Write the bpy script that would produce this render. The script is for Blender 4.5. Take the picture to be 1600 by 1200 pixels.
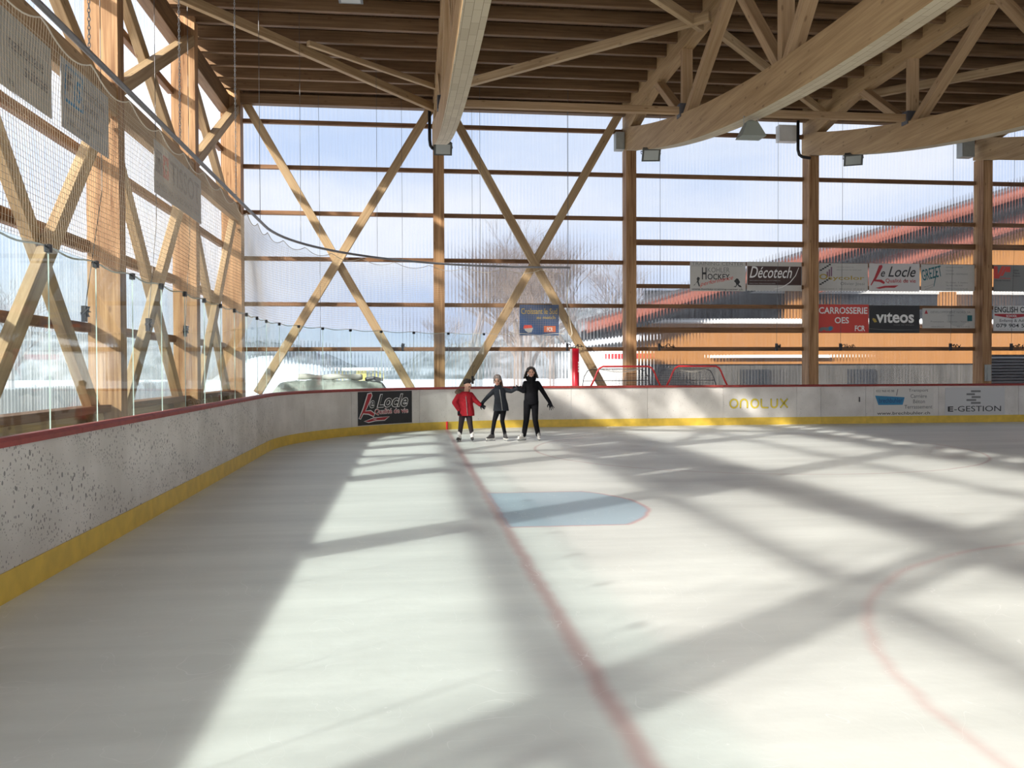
import bpy, math, random
from math import sin, cos, pi, sqrt, atan2, radians
from mathutils import Vector, Matrix
random.seed(7)
S = bpy.context.scene
COL = S.collection
for o in list(bpy.data.objects): bpy.data.objects.remove(o)

# ------------------------------------------------------------------ camera
cd = bpy.data.cameras.new('camera'); cam = bpy.data.objects.new('camera', cd); COL.objects.link(cam)
F = 1348.3; yaw, pitch, roll = 0.1164, -0.0168, -0.0034
cd.sensor_fit = 'HORIZONTAL'; cd.sensor_width = 36.0; cd.lens = F / 1600 * 36.0
cd.clip_start = 0.05; cd.clip_end = 2000
fwd0 = Vector((sin(yaw), cos(yaw), 0)); rt0 = Vector((cos(yaw), -sin(yaw), 0)); up0 = Vector((0, 0, 1))
fwd = cos(pitch) * fwd0 + sin(pitch) * up0; up1 = cos(pitch) * up0 - sin(pitch) * fwd0
rt = cos(roll) * rt0 + sin(roll) * up1; up2 = cos(roll) * up1 - sin(roll) * rt0
m = Matrix((rt, up2, -fwd)).transposed().to_4x4(); m.translation = Vector((0, 0, 1.58)); cam.matrix_world = m
S.camera = cam

# ------------------------------------------------------------------ world, sun, exposure
S.view_settings.view_transform = 'Standard'; S.view_settings.look = 'None'
S.view_settings.gamma = 1.0; S.view_settings.use_curve_mapping = False
S.view_settings.exposure = 0.0
W = bpy.data.worlds.new('World'); S.world = W; W.use_nodes = True
nt = W.node_tree; nt.nodes.clear()
def N(nt, t, **k):
    n = nt.nodes.new(t)
    for a, v in k.items(): setattr(n, a, v)
    return n
tc = N(nt, 'ShaderNodeTexCoord'); sep = N(nt, 'ShaderNodeSeparateXYZ'); nt.links.new(tc.outputs['Generated'], sep.inputs[0])
mp = N(nt, 'ShaderNodeMapping'); mp.inputs['Scale'].default_value = (1.6, 1.6, 3.4); nt.links.new(tc.outputs['Generated'], mp.inputs[0])
nz = N(nt, 'ShaderNodeTexNoise'); nz.inputs['Scale'].default_value = 2.4; nz.inputs['Detail'].default_value = 7; nz.inputs['Roughness'].default_value = .55
nt.links.new(mp.outputs[0], nz.inputs['Vector'])
cr = N(nt, 'ShaderNodeValToRGB'); cr.color_ramp.elements[0].position = .40; cr.color_ramp.elements[1].position = .60
cr.color_ramp.elements[0].color = (.54, .67, .92, 1); cr.color_ramp.elements[1].color = (.84, .88, .97, 1)
nt.links.new(nz.outputs[0], cr.inputs[0])
bg = N(nt, 'ShaderNodeBackground'); bg.inputs[1].default_value = 1.12; out = N(nt, 'ShaderNodeOutputWorld')
nt.links.new(cr.outputs[0], bg.inputs[0]); nt.links.new(bg.outputs[0], out.inputs[0])
SUN_DIR = Vector((1.65, 1.25, -1.0)).normalized()
# the ribbed sheets spread the low sun sideways: one main sun and weaker ones a few degrees to either side
SUN_E = 15.2
for da, wt in ((0, .56), (-1.8, .13), (1.8, .13), (-3.6, .09), (3.6, .09)):
    sl = bpy.data.lights.new('sun', 'SUN'); sl.energy = SUN_E * wt; sl.angle = radians(1.0); sl.color = (1.0, .95, .87)
    so = bpy.data.objects.new('sun', sl); COL.objects.link(so); dv = Matrix.Rotation(radians(da), 3, 'Z') @ SUN_DIR
    so.rotation_euler = dv.to_track_quat('-Z', 'Y').to_euler(); so.location = (-30, -20, 30 + da)

# ------------------------------------------------------------------ helpers
class MB:
    def __init__(s): s.v = []; s.f = []; s.mi = []; s.cur = 0
    def add(s, vs, fs):
        o = len(s.v); s.v += [tuple(x) for x in vs]; s.f += [tuple(i + o for i in f) for f in fs]; s.mi += [s.cur] * len(fs)
    def hexa(s, p):  # 8 pts: bottom 0-3 ccw, top 4-7
        s.add(p, [(3, 2, 1, 0), (4, 5, 6, 7), (0, 1, 5, 4), (1, 2, 6, 5), (2, 3, 7, 6), (3, 0, 4, 7)])
    def box(s, x0, x1, y0, y1, z0, z1):
        s.hexa([(x0, y0, z0), (x1, y0, z0), (x1, y1, z0), (x0, y1, z0), (x0, y0, z1), (x1, y0, z1), (x1, y1, z1), (x0, y1, z1)])
    def cbox(s, c, d): s.box(c[0]-d[0]/2, c[0]+d[0]/2, c[1]-d[1]/2, c[1]+d[1]/2, c[2]-d[2]/2, c[2]+d[2]/2)
    def prism(s, poly, a0, a1, axis):  # convex/concave side polygon extruded along axis
        n = len(poly)
        def P(u, v, a): return {0: (a, u, v), 1: (u, a, v), 2: (u, v, a)}[axis]
        vs = [P(u, v, a0) for u, v in poly] + [P(u, v, a1) for u, v in poly]
        s.add(vs, [tuple(range(n - 1, -1, -1)), tuple(range(n, 2 * n))] + [(i, (i + 1) % n, n + (i + 1) % n, n + i) for i in range(n)])
    def tube(s, pts, r, n=8, closed=False, cap=True):
        pts = [Vector(p) for p in pts]; k = len(pts)
        rr = r if isinstance(r, (list, tuple)) else [r] * k
        rings = []; ref = None
        for i, p in enumerate(pts):
            a = pts[i - 1] if (i > 0 or closed) else p; b = pts[(i + 1) % k] if (i < k - 1 or closed) else p
            t = (b - a).normalized()
            if ref is None: ref = Vector((0, 0, 1)) if abs(t.z) < .9 else Vector((1, 0, 0))
            u = (ref - t * ref.dot(t)).normalized(); w = t.cross(u); ref = u
            rings.append([p + rr[i] * (cos(2*pi*j/n) * u + sin(2*pi*j/n) * w) for j in range(n)])
        vs = [q for rg in rings for q in rg]; fs = []
        for i in range(k if closed else k - 1):
            i2 = (i + 1) % k
            for j in range(n): fs.append((i*n + j, i*n + (j+1) % n, i2*n + (j+1) % n, i2*n + j))
        if cap and not closed: fs += [tuple(range(n - 1, -1, -1)), tuple((k-1)*n + j for j in range(n))]
        s.add(vs, fs)
    def ball(s, c, r, nu=12, nv=8):
        rx, ry, rz = r if isinstance(r, (tuple, list)) else (r, r, r)
        vs = [(c[0], c[1], c[2] - rz)]
        for i in range(1, nv):
            ph = -pi/2 + pi*i/nv
            for j in range(nu): vs.append((c[0] + rx*cos(ph)*cos(2*pi*j/nu), c[1] + ry*cos(ph)*sin(2*pi*j/nu), c[2] + rz*sin(ph)))
        vs.append((c[0], c[1], c[2] + rz)); fs = []
        for j in range(nu): fs.append((0, 1 + (j+1) % nu, 1 + j))
        for i in range(nv - 2):
            for j in range(nu): a = 1 + i*nu; fs.append((a+j, a+(j+1) % nu, a+nu+(j+1) % nu, a+nu+j))
        l = len(vs) - 1; a = 1 + (nv-2)*nu
        for j in range(nu): fs.append((a+j, a+(j+1) % nu, l))
        s.add(vs, fs)
    def capsule(s, a, b, ra, rb, n=10):
        a = Vector(a); b = Vector(b); d = (b - a).normalized(); pts = []; rs = []
        for k in (-.95, -.7, -.35): pts.append(a + d*ra*k); rs.append(ra*sqrt(1-k*k))
        pts.append(a); rs.append(ra); pts.append(b); rs.append(rb)
        for k in (.35, .7, .95): pts.append(b + d*rb*k); rs.append(rb*sqrt(1-k*k))
        s.tube(pts, rs, n)
    def build(s, name, mat, parent=None, smooth=False, origin=None):
        me = bpy.data.meshes.new(name)
        vs = s.v
        if origin is not None: o0 = Vector(origin); vs = [tuple(Vector(v) - o0) for v in vs]
        me.from_pydata(vs, [], s.f); me.update()
        mats = mat if isinstance(mat, (list, tuple)) else [mat]
        for mm in mats: me.materials.append(mm)
        if len(mats) > 1: me.polygons.foreach_set('material_index', s.mi)
        if smooth: me.polygons.foreach_set('use_smooth', [True] * len(me.polygons))
        ob = bpy.data.objects.new(name, me); COL.objects.link(ob)
        if origin is not None: ob.location = origin
        if parent is not None: ob.parent = parent
        return ob
def sub(o, part):      # hang a piece under its part (one level deeper)
    o.parent = part; return o
def tag(o, label=None, cat=None, group=None, kind=None):
    if label: o['label'] = label
    if cat: o['category'] = cat
    if group: o['group'] = group
    if kind: o['kind'] = kind
    return o
def empty(name, loc, label, cat, group=None):
    o = bpy.data.objects.new(name, None); COL.objects.link(o); o.location = loc; o.empty_display_size = .1
    return tag(o, label, cat, group)
def child(mb, name, mat, root, smooth=False):   # mesh in world coordinates, parented to a root with only a location
    ob = mb.build(name, mat, None, smooth, origin=root.location.copy()); ob.parent = root; ob.location = (0, 0, 0); return ob
def beam(name, a, b, w, h, mat, upv=(0, 0, 1), parent=None):
    """timber from a to b, local x along its length, w across, h along 'up'"""
    a = Vector(a); b = Vector(b); L = (b - a).length; x = (b - a).normalized(); u = Vector(upv)
    y = u.cross(x).normalized(); z = x.cross(y)
    mb = MB(); c = .008
    pr = [(-w/2+c, -h/2), (w/2-c, -h/2), (w/2, -h/2+c), (w/2, h/2-c), (w/2-c, h/2), (-w/2+c, h/2), (-w/2, h/2-c), (-w/2, -h/2+c)]
    mb.prism(pr, 0, L, 0)
    ob = mb.build(name, mat)
    M = Matrix((x, y, z)).transposed().to_4x4(); M.translation = a
    if parent is not None: ob.parent = parent; M = Matrix.Translation(-parent.location) @ M
    ob.matrix_local = M
    return ob
ORD = ['first', 'second', 'third', 'fourth', 'fifth', 'sixth', 'seventh', 'eighth', 'ninth', 'tenth', 'eleventh', 'twelfth', 'thirteenth', 'fourteenth',
       'fifteenth', 'sixteenth', 'seventeenth', 'eighteenth', 'nineteenth', 'twentieth'] + ['twenty-' + k for k in ('first', 'second', 'third', 'fourth', 'fifth', 'sixth', 'seventh', 'eighth', 'ninth')] + ['thirtieth'] + ['thirty-' + k for k in ('first', 'second', 'third', 'fourth', 'fifth', 'sixth', 'seventh', 'eighth', 'ninth')]

# ------------------------------------------------------------------ materials
def newmat(name):
    m = bpy.data.materials.new(name); m.use_nodes = True; t = m.node_tree; t.nodes.clear()
    o = N(t, 'ShaderNodeOutputMaterial'); return m, t, o
def plain(name, col, rough=.6, metal=0, noise=.0, nscale=8, spec=.5, coat=0):
    m, t, o = newmat(name); b = N(t, 'ShaderNodeBsdfPrincipled')
    b.inputs['Roughness'].default_value = rough; b.inputs['Metallic'].default_value = metal; b.inputs['Specular IOR Level'].default_value = spec
    b.inputs['Base Color'].default_value = (*col, 1)
    if noise:
        tx = N(t, 'ShaderNodeTexCoord'); z = N(t, 'ShaderNodeTexNoise'); z.inputs['Scale'].default_value = nscale; z.inputs['Detail'].default_value = 5
        t.links.new(tx.outputs['Object'], z.inputs['Vector'])
        r = N(t, 'ShaderNodeValToRGB'); r.color_ramp.elements[0].position = .3; r.color_ramp.elements[1].position = .7
        r.color_ramp.elements[0].color = (*[c * (1 - noise) for c in col], 1); r.color_ramp.elements[1].color = (*[min(1, c * (1 + noise)) for c in col], 1)
        t.links.new(z.outputs[0], r.inputs[0]); t.links.new(r.outputs[0], b.inputs['Base Color'])
    t.links.new(b.outputs[0], o.inputs[0]); return m
def wood(name, c0, c1, axis='x', knots=.5, lam=0, rough=.62):
    """grain along the given local axis, knots, optional glulam lamellae"""
    m, t, o = newmat(name); b = N(t, 'ShaderNodeBsdfPrincipled'); b.inputs['Roughness'].default_value = rough; b.inputs['Specular IOR Level'].default_value = .25
    tx = N(t, 'ShaderNodeTexCoord'); oi = N(t, 'ShaderNodeObjectInfo')
    ad = N(t, 'ShaderNodeVectorMath', operation='ADD'); sc = N(t, 'ShaderNodeVectorMath', operation='SCALE'); cb = N(t, 'ShaderNodeCombineXYZ')
    for i in range(3): t.links.new(oi.outputs['Random'], cb.inputs[i])
    t.links.new(cb.outputs[0], sc.inputs[0]); sc.inputs['Scale'].default_value = 37.0
    t.links.new(tx.outputs['Object'], ad.inputs[0]); t.links.new(sc.outputs[0], ad.inputs[1])
    A = 'xyz'.index(axis)
    def mapped(al, ac):
        mp = N(t, 'ShaderNodeMapping'); s = [ac] * 3; s[A] = al; mp.inputs['Scale'].default_value = s; t.links.new(ad.outputs[0], mp.inputs[0]); return mp
    n1 = N(t, 'ShaderNodeTexNoise'); n1.inputs['Scale'].default_value = 1; n1.inputs['Detail'].default_value = 6; n1.inputs['Distortion'].default_value = .4
    t.links.new(mapped(.9, 26).outputs[0], n1.inputs['Vector'])
    n2 = N(t, 'ShaderNodeTexNoise'); n2.inputs['Scale'].default_value = 1; n2.inputs['Detail'].default_value = 3; t.links.new(mapped(.35, 4.5).outputs[0], n2.inputs['Vector'])
    mx = N(t, 'ShaderNodeMath', operation='MULTIPLY_ADD'); mx.inputs[1].default_value = .55; t.links.new(n1.outputs[0], mx.inputs[0])
    m2 = N(t, 'ShaderNodeMath', operation='MULTIPLY'); m2.inputs[1].default_value = .45; t.links.new(n2.outputs[0], m2.inputs[0]); t.links.new(m2.outputs[0], mx.inputs[2])
    r = N(t, 'ShaderNodeValToRGB'); r.color_ramp.elements[0].position = .36; r.color_ramp.elements[1].position = .64
    r.color_ramp.elements[0].color = (*c0, 1); r.color_ramp.elements[1].color = (*c1, 1); t.links.new(mx.outputs[0], r.inputs[0])
    v = N(t, 'ShaderNodeTexVoronoi'); v.inputs['Scale'].default_value = 1; t.links.new(mapped(2.2, 5.5).outputs[0], v.inputs['Vector'])
    kr = N(t, 'ShaderNodeValToRGB'); kr.color_ramp.elements[0].position = .07; kr.color_ramp.elements[1].position = .15
    kr.color_ramp.elements[0].color = (knots, knots, knots, 1); kr.color_ramp.elements[1].color = (0, 0, 0, 1); t.links.new(v.outputs['Distance'], kr.inputs[0])
    mix = N(t, 'ShaderNodeMix', data_type='RGBA'); t.links.new(kr.outputs[0], mix.inputs['Factor']); t.links.new(r.outputs[0], mix.inputs['A']); mix.inputs['B'].default_value = (.10, .045, .02, 1)
    t.links.new(mix.outputs['Result'], b.inputs['Base Color'])
    if lam:
        sp = N(t, 'ShaderNodeSeparateXYZ'); t.links.new(tx.outputs['Object'], sp.inputs[0])
        mo = N(t, 'ShaderNodeMath', operation='MODULO'); t.links.new(sp.outputs[lam - 1], mo.inputs[0]); mo.inputs[1].default_value = .04
        ab = N(t, 'ShaderNodeMath', operation='ABSOLUTE'); t.links.new(mo.outputs[0], ab.inputs[0])
        lt = N(t, 'ShaderNodeMath', operation='LESS_THAN'); t.links.new(ab.outputs[0], lt.inputs[0]); lt.inputs[1].default_value = .002
        ml = N(t, 'ShaderNodeMath', operation='MULTIPLY'); t.links.new(lt.outputs[0], ml.inputs[0]); ml.inputs[1].default_value = .5
        mi2 = N(t, 'ShaderNodeMix', data_type='RGBA'); t.links.new(ml.outputs[0], mi2.inputs['Factor']); t.links.new(mix.outputs['Result'], mi2.inputs['A']); mi2.inputs['B'].default_value = (.12, .07, .04, 1)
        t.links.new(mi2.outputs['Result'], b.inputs['Base Color'])
    t.links.new(b.outputs[0], o.inputs[0]); return m
M_POST = wood('timber_post', (.17, .075, .03), (.50, .30, .15), 'z')
M_PALE = wood('timber_pale', (.32, .21, .11), (.52, .38, .22), 'x')
M_RAIL = wood('timber_rail', (.13, .065, .033), (.28, .15, .075), 'x', knots=.7)
M_GLU = wood('glulam', (.33, .205, .095), (.50, .34, .175), 'y', lam=0)
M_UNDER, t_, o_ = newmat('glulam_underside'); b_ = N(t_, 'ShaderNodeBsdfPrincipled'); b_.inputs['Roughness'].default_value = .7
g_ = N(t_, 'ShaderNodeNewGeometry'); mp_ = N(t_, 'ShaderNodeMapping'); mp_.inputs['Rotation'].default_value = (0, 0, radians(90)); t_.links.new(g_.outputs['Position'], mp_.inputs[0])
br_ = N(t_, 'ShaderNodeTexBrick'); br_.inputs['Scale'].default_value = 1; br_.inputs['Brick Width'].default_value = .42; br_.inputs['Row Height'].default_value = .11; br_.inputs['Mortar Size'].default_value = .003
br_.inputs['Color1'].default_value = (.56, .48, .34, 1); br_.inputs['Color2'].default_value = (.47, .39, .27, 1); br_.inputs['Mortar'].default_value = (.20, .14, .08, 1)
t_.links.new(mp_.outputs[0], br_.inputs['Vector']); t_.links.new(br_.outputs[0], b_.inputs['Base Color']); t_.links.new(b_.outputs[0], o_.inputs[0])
M_GLUX = wood('glulam_x', (.31, .195, .10), (.48, .33, .19), 'x')
M_JOIST = wood('joist', (.13, .072, .034), (.24, .145, .075), 'x')
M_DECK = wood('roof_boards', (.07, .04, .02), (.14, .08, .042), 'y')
M_WEB = wood('truss_web', (.31, .19, .095), (.48, .33, .19), 'x')
M_STEEL = plain('galvanised_steel', (.42, .43, .44), .4, .8, .1, 20)
M_DSTEEL = plain('dark_steel', (.10, .10, .11), .5, .3)
M_BLACK = plain('black_plastic', (.015, .015, .018), .5)
M_WHITE = plain('white_sheet', (.74, .74, .72), .5, 0, .05, 6)
M_GREY = plain('grey_paint', (.36, .38, .36), .5, 0, .06, 8)
M_PIPE = plain('pipe_grey', (.20, .20, .215), .45, .3, .08, 12)
M_ROPE = plain('rope', (.66, .60, .50), .8)
M_WIRE = plain('wire', (.09, .09, .09), .5, .4)
M_NET = plain('net_twine', (.50, .42, .31), .8)
M_RED = plain('red_cap', (.30, .045, .038), .55, 0, .18, 9)
M_REDF = plain('red_frame', (.62, .03, .035), .35)
M_YEL = plain('yellow_kick', (.70, .48, .06), .4, 0, .12, 5)
M_BLUEK = plain('blue_kick', (.03, .10, .32), .4)

# polycarbonate cladding: clear, wavy, slightly milky
def cladding_mat(name, milky=.20, clear=.42):
    m, t, o = newmat(name)
    tr = N(t, 'ShaderNodeBsdfTransparent'); tr.inputs[0].default_value = (.97, .975, .98, 1)
    rf = N(t, 'ShaderNodeBsdfRefraction'); rf.inputs['IOR'].default_value = 1.085; rf.inputs['Roughness'].default_value = .0; rf.inputs[0].default_value = (.97, .975, .98, 1)
    tl = N(t, 'ShaderNodeBsdfTranslucent'); tl.inputs[0].default_value = (.92, .93, .95, 1)
    df = N(t, 'ShaderNodeBsdfDiffuse'); df.inputs[0].default_value = (.8, .8, .8, 1)
    gl = N(t, 'ShaderNodeBsdfGlossy'); gl.inputs['Roughness'].default_value = .15
    tx = N(t, 'ShaderNodeTexCoord')
    mp = N(t, 'ShaderNodeMapping'); mp.inputs['Scale'].default_value = (14, 14, .5); t.links.new(tx.outputs['Object'], mp.inputs[0])
    nz = N(t, 'ShaderNodeTexNoise'); nz.inputs['Scale'].default_value = 1; nz.inputs['Detail'].default_value = 3; t.links.new(mp.outputs[0], nz.inputs['Vector'])
    rg = N(t, 'ShaderNodeMapRange'); rg.inputs['From Min'].default_value = .3; rg.inputs['From Max'].default_value = .7
    rg.inputs['To Min'].default_value = milky * .5; rg.inputs['To Max'].default_value = milky * 1.6; t.links.new(nz.outputs[0], rg.inputs['Value'])
    bmp = N(t, 'ShaderNodeBump'); bmp.inputs['Strength'].default_value = .25; bmp.inputs['Distance'].default_value = .01
    mp2 = N(t, 'ShaderNodeMapping'); mp2.inputs['Scale'].default_value = (9, 9, 1.2); t.links.new(tx.outputs['Object'], mp2.inputs[0])
    nz2 = N(t, 'ShaderNodeTexNoise'); nz2.inputs['Scale'].default_value = 1; t.links.new(mp2.outputs[0], nz2.inputs['Vector'])
    t.links.new(nz2.outputs[0], bmp.inputs['Height']); t.links.new(bmp.outputs[0], rf.inputs['Normal'])
    a = N(t, 'ShaderNodeMixShader'); a.inputs[0].default_value = 1 - clear; t.links.new(tr.outputs[0], a.inputs[1]); t.links.new(rf.outputs[0], a.inputs[2])
    td = N(t, 'ShaderNodeMixShader'); td.inputs[0].default_value = .25; t.links.new(tl.outputs[0], td.inputs[1]); t.links.new(df.outputs[0], td.inputs[2])
    b = N(t, 'ShaderNodeMixShader'); t.links.new(rg.outputs[0], b.inputs[0]); t.links.new(a.outputs[0], b.inputs[1]); t.links.new(td.outputs[0], b.inputs[2])
    c = N(t, 'ShaderNodeMixShader'); c.inputs[0].default_value = .03; t.links.new(b.outputs[0], c.inputs[1]); t.links.new(gl.outputs[0], c.inputs[2])
    t.links.new(c.outputs[0], o.inputs[0]); return m
M_CLAD = cladding_mat('polycarbonate_far', .06, .42)
M_CLADL = cladding_mat('polycarbonate_left', .19, .66)
M_OPAL = cladding_mat('polycarbonate_opal', .60, .8)


def glass_mat():
    m, t, o = newmat('rink_glass')
    tr = N(t, 'ShaderNodeBsdfTransparent'); tr.inputs[0].default_value = (.90, .95, .95, 1)
    gl = N(t, 'ShaderNodeBsdfGlossy'); gl.inputs['Roughness'].default_value = .02
    lw = N(t, 'ShaderNodeLayerWeight'); lw.inputs['Blend'].default_value = .5
    pw = N(t, 'ShaderNodeMath', operation='POWER'); pw.inputs[1].default_value = 5; t.links.new(lw.outputs['Facing'], pw.inputs[0])
    fr = N(t, 'ShaderNodeMath', operation='MULTIPLY_ADD'); fr.inputs[1].default_value = .5; fr.inputs[2].default_value = .035; t.links.new(pw.outputs[0], fr.inputs[0])
    a = N(t, 'ShaderNodeMixShader'); t.links.new(fr.outputs[0], a.inputs[0]); t.links.new(tr.outputs[0], a.inputs[1]); t.links.new(gl.outputs[0], a.inputs[2])
    t.links.new(a.outputs[0], o.inputs[0]); return m
M_GLASS = glass_mat(); M_GEDGE = plain('glass_edge', (.50, .62, .56), .2)

def ice_mat():
    m, t, o = newmat('ice'); b = N(t, 'ShaderNodeBsdfPrincipled'); t.links.new(b.outputs[0], o.inputs[0])
    geo = N(t, 'ShaderNodeNewGeometry'); nzd = N(t, 'ShaderNodeTexNoise'); nzd.inputs['Scale'].default_value = 3.0; nzd.inputs['Detail'].default_value = 5
    t.links.new(geo.outputs['Position'], nzd.inputs['Vector'])
    sub = N(t, 'ShaderNodeVectorMath', operation='SUBTRACT'); sub.inputs[1].default_value = (.5, .5, .5); t.links.new(nzd.outputs['Color'], sub.inputs[0])
    scl = N(t, 'ShaderNodeVectorMath', operation='SCALE'); scl.inputs['Scale'].default_value = .07; t.links.new(sub.outputs[0], scl.inputs[0])
    ad = N(t, 'ShaderNodeVectorMath', operation='ADD'); t.links.new(geo.outputs['Position'], ad.inputs[0]); t.links.new(scl.outputs[0], ad.inputs[1])
    sp = N(t, 'ShaderNodeSeparateXYZ'); t.links.new(ad.outputs[0], sp.inputs[0]); X, Y = sp.outputs[0], sp.outputs[1]
    def M(op, a, b_=None, c_=None):
        n = N(t, 'ShaderNodeMath', operation=op)
        for i, v in enumerate((a, b_, c_)):
            if v is None: continue
            if isinstance(v, (int, float)): n.inputs[i].default_value = v
            else: t.links.new(v, n.inputs[i])
        return n.outputs[0]
    def band(d, half, soft):     # 1 inside |d|<half, falling over soft
        r = N(t, 'ShaderNodeMapRange'); r.interpolation_type = 'SMOOTHSTEP'; t.links.new(d, r.inputs['Value'])
        r.inputs['From Min'].default_value = half - soft; r.inputs['From Max'].default_value = half + soft; r.inputs['To Min'].default_value = 1; r.inputs['To Max'].default_value = 0
        return r.outputs[0]
    def dist(cx, cy): return M('SQRT', M('ADD', M('POWER', M('SUBTRACT', X, cx), 2), M('POWER', M('SUBTRACT', Y, cy), 2)))
    goal = band(M('ABSOLUTE', M('SUBTRACT', X, .93)), .05, .05)
    c1 = band(M('ABSOLUTE', M('SUBTRACT', dist(6.48, 3.15), 4.13)), .03, .05)
    c2 = band(M('ABSOLUTE', M('SUBTRACT', dist(6.6, 16.4), 4.2)), .018, .04)
    dc = dist(.93, 9.77); dy = M('ABSOLUTE', M('SUBTRACT', Y, 9.77))
    ins = M('MAXIMUM', M('MAXIMUM', M('SUBTRACT', dc, 1.74), M('SUBTRACT', dy, 1.21)), M('SUBTRACT', .95, X))   # <0 inside
    fill = band(ins, 0, .03); edge = band(M('ABSOLUTE', ins), .022, .03)
    halfring = M('MULTIPLY', edge, M('GREATER_THAN', X, .97))
    bl = N(t, 'ShaderNodeTexNoise'); bl.inputs['Scale'].default_value = .5; bl.inputs['Detail'].default_value = 6; bl.inputs['Roughness'].default_value = .6
    mpn = N(t, 'ShaderNodeMapping'); mpn.inputs['Scale'].default_value = (.45, 2.6, 1); mpn.inputs['Rotation'].default_value = (0, 0, radians(-20)); t.links.new(geo.outputs['Position'], mpn.inputs[0]); t.links.new(mpn.outputs[0], bl.inputs['Vector'])
    base = N(t, 'ShaderNodeValToRGB'); base.color_ramp.elements[0].position = .3; base.color_ramp.elements[1].position = .7
    base.color_ramp.elements[0].color = (.62, .64, .60, 1); base.color_ramp.elements[1].color = (.80, .82, .775, 1); t.links.new(bl.outputs[0], base.inputs[0])
    def mixc(a, fac, col, k):
        mx = N(t, 'ShaderNodeMix', data_type='RGBA'); t.links.new(M('MULTIPLY', fac, k), mx.inputs['Factor']); t.links.new(a, mx.inputs['A']); mx.inputs['B'].default_value = (*col, 1); return mx.outputs['Result']
    c = base.outputs[0]
    c = mixc(c, fill, (.30, .45, .56), .72)
    c = mixc(c, halfring, (.62, .22, .20), .55)
    c = mixc(c, goal, (.42, .13, .12), .50)
    c = mixc(c, c1, (.56, .22, .20), .32)
    c = mixc(c, c2, (.35, .12, .12), .55)
    # skate scratches: thin light hairlines
    wv = N(t, 'ShaderNodeTexNoise'); wv.inputs['Scale'].default_value = 1; wv.inputs['Detail'].default_value = 2; wv.inputs['Distortion'].default_value = 2.5
    mpw = N(t, 'ShaderNodeMapping'); mpw.inputs['Scale'].default_value = (1.1, .8, 1); t.links.new(geo.outputs['Position'], mpw.inputs[0]); t.links.new(mpw.outputs[0], wv.inputs['Vector'])
    hl = band(M('ABSOLUTE', M('SUBTRACT', wv.outputs[0], .5)), .0012, .0012)
    vs_ = N(t, 'ShaderNodeTexVoronoi'); vs_.inputs['Scale'].default_value = 7; t.links.new(geo.outputs['Position'], vs_.inputs['Vector'])
    gate = N(t, 'ShaderNodeTexNoise'); gate.inputs['Scale'].default_value = .9; t.links.new(geo.outputs['Position'], gate.inputs['Vector'])
    flk = M('MULTIPLY', band(vs_.outputs['Distance'], .05, .03), band(M('SUBTRACT', 1, gate.outputs[0]), .44, .04))
    c = mixc(c, M('MAXIMUM', M('MULTIPLY', hl, .5), flk), (.95, .95, .93), .8)
    t.links.new(c, b.inputs['Base Color'])
    rr = N(t, 'ShaderNodeMapRange'); rr.inputs['To Min'].default_value = .30; rr.inputs['To Max'].default_value = .55; t.links.new(bl.outputs[0], rr.inputs['Value']); t.links.new(rr.outputs[0], b.inputs['Roughness'])
    b.inputs['IOR'].default_value = 1.31
    bp = N(t, 'ShaderNodeBump'); bp.inputs['Strength'].default_value = .25; bp.inputs['Distance'].default_value = .02
    bn = N(t, 'ShaderNodeTexNoise'); bn.inputs['Scale'].default_value = 4; bn.inputs['Detail'].default_value = 6; t.links.new(geo.outputs['Position'], bn.inputs['Vector']); t.links.new(bn.outputs[0], bp.inputs['Height']); t.links.new(bp.outputs[0], b.inputs['Normal'])
    return m
M_ICE = ice_mat()

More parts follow.
